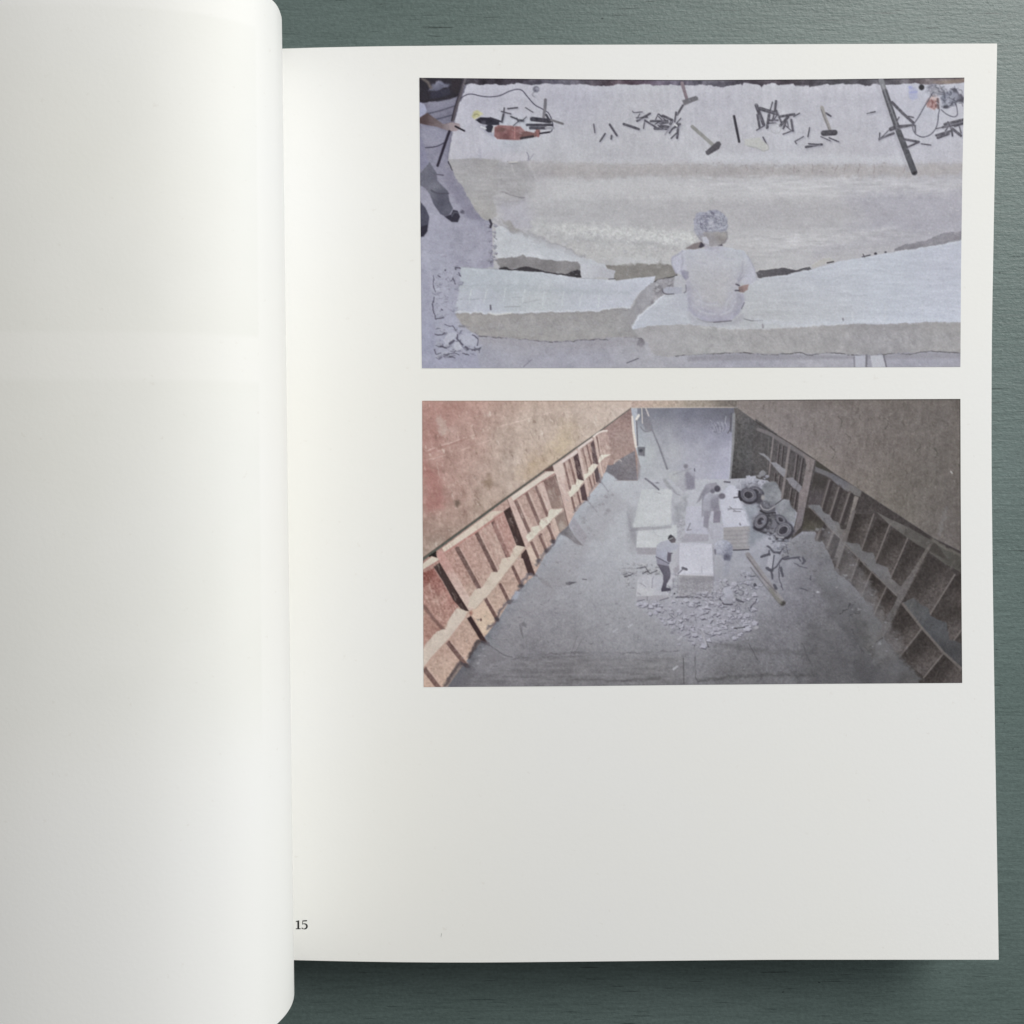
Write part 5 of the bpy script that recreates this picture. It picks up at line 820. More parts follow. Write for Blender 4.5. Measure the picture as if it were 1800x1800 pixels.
    c.poly([(545, 580), (600, 610), (720, 682), (720, 712), (560, 684)], (138, 136, 150), soft=1.4); c.line([(550, 590), (720, 680)], 1.6, (104, 102, 114)); c.poly([(703, 352), (715, 315), (742, 295), (790, 330), (812, 365), (800, 402), (750, 408)], [(735, 325, (74, 74, 80)), (780, 380, (112, 106, 112))], soft=1.3); c.line([(725, 360), (770, 340)], 2, (140, 140, 144))
    c.poly([(700, 530), (775, 540), (750, 560), (745, 650), (722, 668), (692, 640)], (104, 100, 112), soft=1.4)
    c.poly([(560, 682), (720, 712), (742, 800), (735, 880), (690, 950), (680, 995), (742, 1008), (745, 1036), (620, 1052), (615, 1020), (645, 920), (640, 830), (610, 770)], [(640, 740, (104, 101, 113)), (700, 800, (108, 105, 118)), (670, 920, (96, 93, 105)), (660, 1030, (86, 83, 95))], soft=1.4, g=10)
    c.poly([(760, 560), (830, 520), (850, 700), (800, 800), (740, 800), (750, 680)], (172, 171, 180), a=.7, soft=3); c.line([(840, 812), (905, 752)], 2, (118, 116, 126)); c.line([(900, 738), (950, 756)], 4.6, (108, 106, 116)); c.poly([(770, 760), (850, 690), (860, 760), (800, 820)], (148, 145, 154), a=.8, soft=2.5); c.poly([(690, 950), (760, 820), (800, 830), (740, 980)], (186, 185, 194), a=.7, soft=2.5); c.ell(792, 1075, 10, 10, (72, 70, 80)); c.line([(770, 880), (780, 990)], 2, (128, 126, 136), a=.7, rough=1.5)
    c.poly([(1310, 400), (1390, 362), (1470, 362), (1530, 400), (1565, 470), (1548, 570), (1520, 640), (1440, 640), (1425, 570), (1330, 545)], [(1370, 400, (172, 174, 186)), (1480, 400, (158, 160, 174)), (1520, 480, (128, 130, 145)), (1370, 500, (156, 157, 170)), (1480, 600, (112, 113, 127))], soft=3, rough=1.4, g=24, gk='f'); c.line([(1325, 500), (1330, 550)], 3, (112, 111, 122), soft=2); c.ell(1480, 590, 30, 35, (100, 100, 114), soft=4, rough=2); c.poly([(1440, 640), (1540, 640), (1500, 840), (1440, 860)], (140, 141, 154), a=.6, soft=6)
    # tyres, planks and scrap on the right
    c.f = 'y2'
    c.poly([(330, 700), (640, 690), (480, 900), (500, 1050), (700, 1180), (420, 1330), (430, 1000)], [(450, 760, (132, 136, 146)), (450, 900, (122, 126, 137)), (560, 1200, (124, 128, 138))], a=.8, soft=8, rough=2)
    c.poly([(590, 450), (700, 330), (800, 320), (920, 450), (940, 640), (850, 700), (720, 720), (620, 640)], [(780, 400, (120, 121, 127)), (800, 580, (124, 125, 131)), (680, 650, (120, 122, 130))], soft=3, rough=2, g=24); c.poly([(840, 720), (960, 610), (1030, 610), (1110, 720), (1160, 800), (1140, 1000), (1000, 920), (870, 880)], [(960, 700, (118, 119, 126)), (1080, 850, (120, 121, 127))], soft=3, rough=2, g=24)
    c.chips([(220, 420), (380, 240), (480, 280), (660, 150), (720, 240), (700, 380), (560, 420)], 70, 6, (142, 143, 154), (88, 87, 96), a=.8, seed=61, ln=.6); c.poly([(370, 240), (430, 228), (480, 280), (430, 320), (380, 300)], (152, 152, 163), soft=1.5); c.poly([(540, 250), (650, 150), (690, 200), (600, 270)], (116, 115, 120), soft=2, rough=1)
    c.poly([(250, 470), (420, 400), (560, 420), (640, 600), (840, 720), (840, 830), (1000, 900), (1130, 1080), (1090, 1230), (900, 1270), (700, 1160), (500, 1080), (480, 900), (600, 800), (560, 700), (330, 660)], (86, 85, 93), a=.75, soft=8, rough=3, g=40, gk='f')
    def tyre(x, y, rx, ry, ang, lit=(112, 111, 121)):
        c.ell(x + 10, y + 22, rx * 1.08, ry * 1.1, (62, 60, 68), ang=ang, soft=2); c.ell(x, y, rx, ry, (84, 83, 92), ang=ang, soft=1.6, g=16); c.ell(x, y, rx * .86, ry * .86, lit, ang=ang, ring=1.6, soft=1.8, a=.8); c.ell(x, y, rx * .62, ry * .62, (128, 126, 134), ang=ang, ring=2.2, soft=1.6); c.ell(x, y, rx * .5, ry * .5, (66, 64, 72), ang=ang, soft=1.8, g=20)
    tyre(520, 490, 120, 85, 20, (98, 97, 107)); c.ell(570, 590, 70, 80, (74, 72, 80), soft=3); tyre(410, 540, 135, 112, 15); c.line([(268, 485), (262, 560), (295, 620)], 4, (58, 56, 64), soft=1.5); c.line([(180, 585), (250, 575)], 2, (92, 90, 100)); c.ell(638, 580, 28, 40, (140, 138, 140), soft=3); c.line([(840, 690), (960, 600)], 1.6, (72, 70, 76))
    c.poly([(590, 700), (640, 640), (650, 720), (740, 760), (820, 700), (840, 780), (790, 830), (680, 830), (600, 790)], (88, 87, 95), soft=2); c.curve([(600, 700), (640, 760), (730, 775), (825, 720)], 2.4, (134, 132, 138)); c.curve([(600, 790), (690, 832), (830, 820)], 3, (58, 56, 62))
    c.ell(760, 960, 150, 130, (82, 81, 88), soft=3, rough=2, g=40); c.poly([(800, 930), (880, 960), (850, 1060), (760, 1060)], (104, 103, 112), soft=3); tyre(920, 930, 95, 65, 40, (102, 101, 110)); tyre(600, 955, 95, 130, 35, (124, 123, 132)); c.ell(640, 960, 26, 22, (112, 112, 124), soft=3); tyre(960, 1100, 150, 115, -35, (122, 121, 128)); c.curve([(830, 1150), (860, 1200), (960, 1215)], 3, (138, 137, 144), soft=2)
    c.line([(500, 1060), (640, 1130), (760, 1150)], 4, (58, 56, 64), a=.8, soft=3); c.line([(860, 1250), (980, 1260), (1100, 1180)], 4, (62, 60, 64), a=.8, soft=3); c.chips([(640, 1100), (860, 1180), (960, 1280), (900, 1330), (760, 1250)], 50, 4, (128, 129, 140), (78, 77, 86), a=.8, seed=62)
    c.f = 'y4'
    c.line([(185, 262), (420, 600), (640, 900)], 8.6, (134, 131, 136), w2=11, soft=1.5, g=16, gk='n'); c.line([(175, 290), (400, 590), (560, 760)], 2.2, (104, 100, 106), a=.8, soft=1.8); c.line([(220, 430), (420, 690), (600, 910)], 2, (102, 100, 104), a=.7, soft=2); c.ell(645, 905, 38, 30, (76, 74, 76), ang=-30, soft=3)
    c.line([(480, 720), (560, 830), (620, 890)], 6, (112, 110, 106), a=.6, soft=4)
    c.poly([(460, 250), (527, 255), (500, 452), (432, 440)], (156, 156, 166), soft=1.4); c.line([(530, 270), (505, 450)], 2, (84, 84, 94))
    for p, w in (([(450, 155), (530, 225), (600, 235)], 4), ([(370, 290), (470, 255)], 5), ([(440, 440), (500, 470)], 6), ([(490, 470), (505, 580)], 3), ([(510, 460), (600, 370), (640, 300), (720, 285)], 3), ([(640, 320), (760, 310), (860, 300)], 3.4), ([(850, 310), (880, 350)], 2), ([(910, 310), (930, 350), (905, 385)], 4), ([(600, 400), (590, 560), (640, 720)], 1.6), ([(620, 440), (640, 540)], 4), ([(530, 660), (550, 700)], 5), ([(280, 660), (290, 700)], 6), ([(600, 250), (650, 190)], 3), ([(460, 215), (460, 250)], 3), ([(880, 700), (970, 735)], 1.8), ([(150, 560), (280, 545)], 2.2), ([(220, 960), (310, 850)], 1.8), ([(30, 850), (120, 885)], 2), ([(680, 120), (710, 250)], 1.4), ([(800, 370), (880, 420), (960, 440)], 1.6), ([(1010, 540), (1005, 590)], 2)):
        c.line(p, w, (82, 81, 91), a=.85, rough=1, soft=1.4)
    c.chips([(480, 60), (720, 60), (760, 200), (560, 260)], 60, 4, (128, 129, 140), (80, 80, 90), a=.7, seed=63); c.chips([(120, 420), (320, 560), (420, 740), (100, 800), (40, 600)], 70, 5, (160, 160, 172), (106, 105, 116), a=.7, seed=64)
    c.ell(1105, 755, 16, 10, (170, 170, 178), soft=2); c.ell(290, 1220, 30, 24, (150, 148, 156), soft=2, rough=1); c.chips([(640, 100), (1000, 60), (1160, 240), (1100, 560), (900, 300)], 110, 4.5, (124, 123, 129), (84, 83, 88), a=.5, seed=65)
    c.line([(0, 1232), (140, 1222)], 2, (88, 87, 92), a=.8)
    # dust hanging in the light over the blocks
    c.f = 'P'
    c.ell(1200, 850, 230, 170, (180, 180, 200), a=.07, soft=150)
    # floor seams and grime
    c.f = 'H'
    for p in ([(40, 700), (46, 900), (60, 930)], [(80, 600), (130, 710)], [(380, 690), (440, 790)], [(720, 690), (780, 830)]): c.line(p, 1.8, (80, 79, 83), a=.6, rough=1)
    c.line([(85, 600), (110, 690)], 4, (160, 159, 168), a=.8, soft=2); c.line([(60, 920), (400, 890), (800, 880)], 4, (74, 73, 75), a=.5, soft=6, rough=3); c.line([(150, 690), (500, 740), (800, 740)], 4, (82, 81, 84), a=.35, soft=8, rough=3); c.line([(880, 480), (1000, 620), (1110, 760), (1240, 900)], 5, (84, 83, 88), a=.5, soft=8, rough=4)
    c.poly([(760, 560), (1000, 600), (1150, 780), (1250, 960), (820, 960), (700, 760)], (84, 83, 87), a=.35, soft=20, rough=5)
    c.f = 'G'
    c.line([(700, 775), (1000, 745), (1400, 750), (1700, 735)], 2.4, (92, 90, 95), a=.6, soft=3, rough=2); c.line([(1000, 920), (1400, 920), (1580, 908)], 3, (84, 82, 85), a=.6, soft=4, rough=2); c.line([(1732, 780), (1735, 940)], 2, (84, 83, 87), a=.7); c.line([(1060, 640), (1020, 760)], 1.6, (112, 110, 115), a=.6)
    c.poly([(700, 780), (1400, 770), (1750, 760), (1750, 965), (300, 965)], (112, 110, 113), a=.3, soft=12, g=40, gk='h')
    for x, y in ((1290, 612), (1385, 582), (1670, 850), (1700, 660)): c.line([(x, y), (x + 22, y - 16)], 3.4, (168, 168, 176), a=.8, soft=2)
    return c
# ---------------------------------------------------------------- materials
def lin(c):
    c = np.asarray(c, float)
    return np.where(c <= 0.04045, c / 12.92, ((c + 0.055) / 1.055) ** 2.4)

def paper_material(name, ghost=False):
    m, nt, b = new_mat(name)
    L = nt.links.new
    tc = node(nt, 'ShaderNodeTexCoord')
    n1 = node(nt, 'ShaderNodeTexNoise', inp={'Scale': 9.0, 'Detail': 2.0, 'Roughness': 0.5})
    L(tc.outputs['Object'], n1.inputs['Vector'])
    r = node(nt, 'ShaderNodeValToRGB')
    r.color_ramp.elements[0].position = 0.36; r.color_ramp.elements[0].color = (0.860, 0.856, 0.826, 1)
    r.color_ramp.elements[1].position = 0.66; r.color_ramp.elements[1].color = (0.862, 0.863, 0.856, 1)
    L(n1.outputs['Fac'], r.inputs['Fac'])
    # tiny fibres and flecks
    n2 = node(nt, 'ShaderNodeTexNoise', inp={'Scale': 420.0, 'Detail': 3.0, 'Roughness': 0.6})
    L(tc.outputs['Object'], n2.inputs['Vector'])
    r2 = node(nt, 'ShaderNodeValToRGB')
    r2.color_ramp.elements[0].position = 0.24; r2.color_ramp.elements[0].color = (0.95, 0.94, 0.93, 1)
    r2.color_ramp.elements[1].position = 0.32; r2.color_ramp.elements[1].color = (1, 1, 1, 1)
    L(n2.outputs['Fac'], r2.inputs['Fac'])
    mx = node(nt, 'ShaderNodeMix', data_type='RGBA', blend_type='MULTIPLY', inp={0: 1.0})
    L(r.outputs['Color'], mx.inputs[6]); L(r2.outputs['Color'], mx.inputs[7])
    col = mx.outputs[2]
    if ghost:
        # the pictures on the back of the leaf show through the thin sheet (u = mm from the gutter, v = mm down the page)
        uv = node(nt, 'ShaderNodeUVMap'); uv.uv_map = 'leaf'
        sp = node(nt, 'ShaderNodeSeparateXYZ'); L(uv.outputs['UV'], sp.inputs[0])
        wob = node(nt, 'ShaderNodeTexNoise', inp={'Scale': 60.0, 'Detail': 2.0})
        L(tc.outputs['Object'], wob.inputs['Vector'])
        def edge(sock, a, w, up):
            mr = node(nt, 'ShaderNodeMapRange', interpolation_type='SMOOTHSTEP')
            mr.inputs['From Min'].default_value = a - w; mr.inputs['From Max'].default_value = a + w
            mr.inputs['To Min'].default_value = 0 if up else 1; mr.inputs['To Max'].default_value = 1 if up else 0
            L(sock, mr.inputs['Value']); return mr.outputs['Result']
        def mul(a, b_):
            mm = node(nt, 'ShaderNodeMath', operation='MULTIPLY'); L(a, mm.inputs[0]); L(b_, mm.inputs[1]); return mm.outputs[0]
        inx = edge(sp.outputs['X'], GHOST_U, 0.6, True)
        p1 = mul(edge(sp.outputs['Y'], 10.5, 0.8, True), edge(sp.outputs['Y'], 92.5, 1.0, False))
        p2 = mul(edge(sp.outputs['Y'], 104.5, 1.0, True), edge(sp.outputs['Y'], 195.0, 14.0, False))
        ad = node(nt, 'ShaderNodeMath', operation='ADD'); L(p1, ad.inputs[0]); L(p2, ad.inputs[1])
        ma = mul(inx, ad.outputs[0])
        w2 = node(nt, 'ShaderNodeMapRange'); w2.inputs['From Min'].default_value = 0.3; w2.inputs['From Max'].default_value = 0.7
        w2.inputs['To Min'].default_value = 0.55; w2.inputs['To Max'].default_value = 1.0
        L(wob.outputs['Fac'], w2.inputs['Value'])
        ma = mul(ma, w2.outputs['Result'])
        g = node(nt, 'ShaderNodeMix', data_type='RGBA', blend_type='MULTIPLY')
        L(ma, g.inputs[0]); L(col, g.inputs[6]); g.inputs[7].default_value = (0.962, 0.965, 0.956, 1)
        col = g.outputs[2]
    L(col, b.inputs['Base Color'])
    b.inputs['Roughness'].default_value = 0.62
    b.inputs['Specular IOR Level'].default_value = 0.30
    bp = node(nt, 'ShaderNodeBump', inp={'Strength': 0.05, 'Distance': 0.0004})
    n3 = node(nt, 'ShaderNodeTexNoise', inp={'Scale': 900.0, 'Detail': 2.0})
    L(tc.outputs['Object'], n3.inputs['Vector']); L(n3.outputs['Fac'], bp.inputs['Height'])
    L(bp.outputs['Normal'], b.inputs['Normal'])
    return m

GHOST_U = 46.5
M_PAPER = paper_material('uncoated_paper')
M_LEAF = paper_material('thin_paper', ghost=True)

def print_material():
    m, nt, b = new_mat('printed_ink')
    at = node(nt, 'ShaderNodeAttribute'); at.attribute_name = 'ink'
    tc = node(nt, 'ShaderNodeTexCoord')
    n = node(nt, 'ShaderNodeTexNoise', inp={'Scale': 1500.0, 'Detail': 1.0})
    nt.links.new(tc.outputs['Object'], n.inputs['Vector'])
    mr = node(nt, 'ShaderNodeMapRange', inp={'From Min': 0.3, 'From Max': 0.7, 'To Min': 0.97, 'To Max': 1.03})
    nt.links.new(n.outputs['Fac'], mr.inputs['Value'])
    mx = node(nt, 'ShaderNodeMix', data_type='RGBA', blend_type='MULTIPLY', inp={0: 1.0})
    nt.links.new(at.outputs['Color'], mx.inputs[6]); nt.links.new(mr.outputs['Result'], mx.inputs[7])
    nt.links.new(mx.outputs[2], b.inputs['Base Color'])
    b.inputs['Roughness'].default_value = 0.60
    b.inputs['Specular IOR Level'].default_value = 0.25
    return m
M_PRINT = print_material()

def plain(name, col, rough=0.6, spec=0.4):
    m, nt, b = new_mat(name)
    tc = node(nt, 'ShaderNodeTexCoord'); n = node(nt, 'ShaderNodeTexNoise', inp={'Scale': 180.0, 'Detail': 3.0})
    nt.links.new(tc.outputs['Object'], n.inputs['Vector'])
    r = node(nt, 'ShaderNodeValToRGB')
    r.color_ramp.elements[0].color = tuple(c * 0.9 for c in col) + (1,); r.color_ramp.elements[1].color = tuple(min(1, c * 1.08) for c in col) + (1,)
    nt.links.new(n.outputs['Fac'], r.inputs['Fac']); nt.links.new(r.outputs['Color'], b.inputs['Base Color'])
    b.inputs['Roughness'].default_value = rough; b.inputs['Specular IOR Level'].default_value = spec
    return m
M_INK = plain('black_ink', (0.018, 0.018, 0.020), 0.7, 0.2)
M_COVER = plain('cover_card', (0.62, 0.62, 0.60), 0.5)

def edge_material():
    m, nt, b = new_mat('page_edges')
    tc = node(nt, 'ShaderNodeTexCoord')
    mp = node(nt, 'ShaderNodeMapping'); mp.inputs['Scale'].default_value = (6, 6, 5200)
    nt.links.new(tc.outputs['Object'], mp.inputs['Vector'])
    n = node(nt, 'ShaderNodeTexNoise', inp={'Scale': 1.0, 'Detail': 2.0}); nt.links.new(mp.outputs['Vector'], n.inputs['Vector'])
    r = node(nt, 'ShaderNodeValToRGB')
    r.color_ramp.elements[0].position = 0.35; r.color_ramp.elements[0].color = (0.50, 0.49, 0.46, 1)
    r.color_ramp.elements[1].position = 0.62; r.color_ramp.elements[1].color = (0.82, 0.81, 0.78, 1)
    nt.links.new(n.outputs['Fac'], r.inputs['Fac']); nt.links.new(r.outputs['Color'], b.inputs['Base Color'])
    b.inputs['Roughness'].default_value = 0.75
    return m
M_EDGE = edge_material()

def table_material():
    """painted wood: a sage green brushed coat over a fine horizontal grain"""
    m, nt, b = new_mat('painted_wood')
    L = nt.links.new
    tc = node(nt, 'ShaderNodeTexCoord')
    def noise(sx, sy, scale, det=4.0, rough=0.6, off=0.0):
        mp = node(nt, 'ShaderNodeMapping'); mp.inputs['Scale'].default_value = (sx, sy, 1); mp.inputs['Location'].default_value = (off, off * .7, 0)
        L(tc.outputs['Object'], mp.inputs['Vector'])
        n = node(nt, 'ShaderNodeTexNoise', inp={'Scale': scale, 'Detail': det, 'Roughness': rough})
        L(mp.outputs['Vector'], n.inputs['Vector']); return n.outputs['Fac']
    def ramp(f, a, ca, bb, cb):
        r = node(nt, 'ShaderNodeValToRGB')
        r.color_ramp.elements[0].position = a; r.color_ramp.elements[0].color = ca
        r.color_ramp.elements[1].position = bb; r.color_ramp.elements[1].color = cb
        L(f, r.inputs['Fac']); return r.outputs['Color']
    def mult(a, c):
        x = node(nt, 'ShaderNodeMix', data_type='RGBA', blend_type='MULTIPLY', inp={0: 1.0}); L(a, x.inputs[6]); L(c, x.inputs[7]); return x.outputs[2]
    base = ramp(noise(1, 2.2, 9.0, 5.0), 0.34, TABLE_A, 0.70, TABLE_B)
    mott = ramp(noise(1.0, 1.6, 700.0, 2.0), 0.30, (0.86, 0.86, 0.86, 1), 0.70, (1.12, 1.12, 1.12, 1))
    grain = ramp(noise(60, 800, 1.0, 4.0, 0.65), 0.36, (0.88, 0.89, 0.89, 1), 0.60, (1.05, 1.05, 1.05, 1))
    dark = ramp(noise(60, 1300, 1.0, 2.0, 0.5, 3.1), 0.285, (0.42, 0.44, 0.44, 1), 0.335, (1, 1, 1, 1))
    pits = ramp(noise(420, 640, 1.0, 1.0, 0.5, 7.7), 0.20, (0.45, 0.46, 0.46, 1), 0.25, (1, 1, 1, 1))
    col = mult(mult(mult(mult(base, mott), grain), dark), pits)
    L(col, b.inputs['Base Color'])
    b.inputs['Roughness'].default_value = 0.43
    b.inputs['Specular IOR Level'].default_value = 0.5
    h1 = noise(75, 580, 1.0, 5.0, 0.7, 1.3); h2 = noise(1.2, 1.6, 560.0, 3.0, 0.6, 2.2); h3 = noise(60, 1300, 1.0, 2.0, 0.5, 3.1)
    a1 = node(nt, 'ShaderNodeMath', operation='MULTIPLY_ADD'); L(h1, a1.inputs[0]); a1.inputs[1].default_value = 1.3; L(h2, a1.inputs[2])
    bp = node(nt, 'ShaderNodeBump', inp={'Strength': 0.34, 'Distance': 0.0004}); L(a1.outputs[0], bp.inputs['Height'])
    L(bp.outputs['Normal'], b.inputs['Normal'])
    return m
TABLE_A = (0.096, 0.134, 0.126, 1); TABLE_B = (0.116, 0.156, 0.150, 1)
M_TABLE = table_material()

# ---------------------------------------------------------------- tabletop
def box(name, x0, x1, y0, y1, z0, z1, mat, parent=None):
    v = [(x, y, z) for x in (x0, x1) for y in (y0, y1) for z in (z0, z1)]
    f = [(0, 1, 3, 2), (4, 6, 7, 5), (0, 4, 5, 1), (2, 3, 7, 6), (0, 2, 6, 4), (1, 5, 7, 3)]
    return mesh_obj(name, v, f, mat, parent, smooth=False)
table = box('tabletop', -0.85, 0.85, -0.62, 0.55, -0.03, 0.0, M_TABLE)
table['kind'] = 'structure'

# ---------------------------------------------------------------- the book
book = bpy.data.objects.new('book', None); C.objects.link(book)
book.empty_display_size = 0.05
book['label'] = 'open softcover photo book with two printed pictures of stone workers, lying on green painted wood'
book['category'] = 'book'

GUT = 440.0     # gutter, photograph pixels in the page plane
def page_z(px, py):
    u = np.clip((px - 520.0) / 1230.0, 0, 1); v = (py - 800.0) / 890.0
    lift = 0.0036 * u ** 1.6 * np.abs(v) ** 2.2
    dip = 0.0040 * np.exp(-np.clip(px - GUT, 0, None) / 26.0)
    wav = 0.00035 * np.sin(px / 260.0 + 0.6) * np.sin(py / 330.0)
    return ZP + lift - dip + wav
def interp(x, pts):
    xs, ys = zip(*pts); return np.interp(x, xs, ys)
def smooth_interp(x, pts):
    d = 60.0
    return (interp(x - d, pts) + 2 * interp(x, pts) + interp(x + d, pts)) / 4
R_EDGE = [(0, 1754), (76, 1752.5), (300, 1748), (600, 1742.5), (800, 1742), (1000, 1744), (1300, 1748.5), (1688, 1755.5), (1800, 1757)]
T_EDGE = [(300, 90), (440, 88), (500, 85), (650, 81.5), (900, 79), (1300, 78), (1752, 76.5), (1900, 76)]
B_EDGE = [(300, 1682), (440, 1685), (520, 1688), (700, 1691.5), (850, 1692), (1100, 1689.5), (1350, 1687), (1755, 1687), (1900, 1687)]
def page_grid(nu, nv, inset=0.0, shift=(0.0, 0.0), dz=0.0, zf=1.0):
    u = np.linspace(0, 1, nu)[:, None] * np.ones((1, nv)); v = np.ones((nu, 1)) * np.linspace(0, 1, nv)[None]
    py = 76 + v * (1690 - 76)
    px = GUT + u * (smooth_interp(py, R_EDGE) - inset - GUT)
    t = smooth_interp(px, T_EDGE) + inset; b_ = smooth_interp(px, B_EDGE) - inset
    py = t + v * (b_ - t)
    px = GUT + u * (smooth_interp(py, R_EDGE) - inset - GUT)
    z = page_z(px, py)
    k = (HC - z) / (HC - ZP)
    X = (px - PCX) * S * k + shift[0]; Y = -(py - PCY) * S * k + shift[1]
    return X, Y, ZP + (z - ZP) * zf + dz
def sheet(name, X, Y, Z, mat, parent, thick=0.00013):
    nu, nv = X.shape
    o = mesh_obj(name, np.stack([X, Y, Z], -1).reshape(-1, 3).tolist(), grid_faces(nu, nv, True).tolist(), mat, parent)
    m = o.modifiers.new('paper', 'SOLIDIFY'); m.thickness = thick; m.offset = -1.0; m.use_rim = True
    e = o.modifiers.new('crisp', 'EDGE_SPLIT'); e.split_angle = math.radians(40)
    return o
X, Y, Z = page_grid(160, 200)
page = sheet('page', X, Y, Z, M_PAPER, book)
page['label'] = 'white printed page with two pictures and the number 15'
# sheets under it, each a hair out of line
for i, (sx, sy, dz) in enumerate(((0.00028, -0.00012, -0.0003), (-0.00010, -0.0003, -0.0006), (0.00012, -0.0002, -0.0009))):
    X, Y, Z = page_grid(50, 60, shift=(sx, sy), dz=dz, zf=0.93 - 0.07 * i)
    sheet('page', X, Y, Z, M_PAPER, book)
# block of remaining pages
X, Y, Z = page_grid(50, 60, inset=1.5, dz=-0.0012, zf=0.72)
nu, nv = X.shape
top = np.stack([X, Y, Z], -1).reshape(-1, 3); bot = top.copy(); bot[:, 2] = 0.0012
n = nu * nv
f = grid_faces(nu, nv, True).tolist() + (grid_faces(nu, nv) + n).tolist()
ring = [i * nv for i in range(nu)] + [(nu - 1) * nv + j for j in range(1, nv)] + [i * nv + nv - 1 for i in range(nu - 2, -1, -1)] + [j for j in range(nv - 2, 0, -1)]
for a, b_ in zip(ring, ring[1:] + ring[:1]): f.append((a, a + n, b_ + n, b_))
blk = mesh_obj('page_block', np.vstack([top, bot]).tolist(), f, M_EDGE, book, smooth=False)

# ---------------------------------------------------------------- turned leaf: bulges out of the gutter and folds back to the left
def catmull(pts, n):
    pts = np.array(pts, float); P0 = np.vstack([2 * pts[0] - pts[1], pts, 2 * pts[-1] - pts[-2]])
    out = []
    m = len(pts) - 1
    for i in range(m):
        a, b_, c_, d = P0[i:i + 4]
        for k in range(n):
            t = k / n
            out.append(0.5 * (2 * b_ + (c_ - a) * t + (2 * a - 5 * b_ + 4 * c_ - d) * t * t + (3 * b_ - a - 3 * c_ + d) * t ** 3))
    out.append(pts[-1]); return np.array(out)
def prof(px_list):
    pts = []
    for px, z in px_list:
        z = z + ZP - 0.018
        k = (HC - z) / (HC - ZP); pts.append(((px - PCX) * S * k, z))
    return catmull(pts, 24)
TOPP = prof([(438, .0165), (463, .0225), (487, .0285), (495, .0345), (493, .0415), (481, .0490), (446, .0575), (380, .0640), (280, .0685), (150, .0704), (0, .0700), (-170, .0665), (-380, .0560), (-620, .0380), (-820, .0220)])
BOTP = prof([(438, .0165), (470, .0225), (505, .0285), (517, .0340), (511, .0420), (487, .0500), (446, .0575), (380, .0635), (280, .0680), (150, .0700), (0, .0696), (-170, .0660), (-380, .0560), (-620, .0380), (-820, .0220)])
LEAF_W = 0.2285
Y_TOP = -(82.0 - PCY) * S; Y_BOT = -(1690.0 - PCY) * S
def resample(p, npt, length):
    d = np.r_[0, np.cumsum(np.hypot(*np.diff(p, axis=0).T))]
    s_ = np.linspace(0, min(length, d[-1]), npt)
    return np.stack([np.interp(s_, d, p[:, 0]), np.interp(s_, d, p[:, 1])], -1), s_
def leaf(name, off, mat, nv=60, npt=220):
    a, sa = resample(TOPP, npt, LEAF_W); b_, sb = resample(BOTP, npt, LEAF_W)
    def offset(p):
        t = np.gradient(p, axis=0); t /= np.linalg.norm(t, axis=1)[:, None]
        nrm = np.stack([-t[:, 1], t[:, 0]], -1)
        w = np.clip(np.arange(npt) / 12.0, 0, 1)[:, None]
        return p + nrm * off * w
    a = offset(a); b_ = offset(b_)
    v = np.linspace(0, 1, nv)
    q = a[:, None, :] * (1 - v)[None, :, None] + b_[:, None, :] * v[None, :, None]
    Yv = (Y_TOP + (Y_BOT - Y_TOP) * v)[None] * np.ones((npt, 1))
    V = np.stack([q[..., 0], Yv, q[..., 1]], -1)
    fc = grid_faces(npt, nv)
    o = mesh_obj(name, V.reshape(-1, 3).tolist(), fc.tolist(), mat, book)
    uvl = o.data.uv_layers.new(name='leaf')
    U = np.stack([sa[:, None] * np.ones((1, nv)) * 1000, (Y_TOP - Yv) * 1000], -1).reshape(-1, 2)
    li = np.zeros(len(o.data.loops), dtype=np.int32); o.data.loops.foreach_get('vertex_index', li)
    uvl.data.foreach_set('uv', U[li].ravel().astype(np.float32))
    m = o.modifiers.new('paper', 'SOLIDIFY'); m.thickness = 0.00012; m.offset = -1.0
    e = o.modifiers.new('crisp', 'EDGE_SPLIT'); e.split_angle = math.radians(40)
    return o
lf = leaf('turned_page', 0.0, M_LEAF)
lf['label'] = 'blank turned page curving up, pictures of its back faintly showing through'
for i in range(3):
    leaf('turned_page', 0.0009 * (i + 1), M_PAPER, nv=12, npt=120)

# ---------------------------------------------------------------- soft cover: back board, spine and front board
gx = (GUT - PCX) * S
def strip(name, pts, y0, y1, mat, thick):
    V = [(x, y, z) for x, z in pts for y in (y0, y1)]
    F = [(2 * i, 2 * i + 2, 2 * i + 3, 2 * i + 1) for i in range(len(pts) - 1)]
    o = mesh_obj(name, V, F, mat, book)
    m = o.modifiers.new('card', 'SOLIDIFY'); m.thickness = thick; m.offset = 0.0
    return o
rx = (1738 - PCX) * S
strip('back_cover', [(rx, 0.0008), (gx + 0.004, 0.0008)], Y_BOT + .0008, Y_TOP - .0008, M_COVER, 0.0005)
strip('spine', [(gx - 0.0002, 0.0008), (gx - 0.0030, 0.004), (gx - 0.0036, 0.012), (gx - 0.0030, ZP - 0.0045)], Y_BOT + .0008, Y_TOP - .0008, M_COVER, 0.0005)
strip('front_cover', [(gx - 0.006, 0.0060), (gx - 0.020, 0.0180), (gx - 0.045, 0.0250), (gx - 0.085, 0.0220), (gx - 0.140, 0.0100), (gx - 0.215, 0.0012)], Y_BOT + .0008, Y_TOP - .0008, M_COVER, 0.0005)

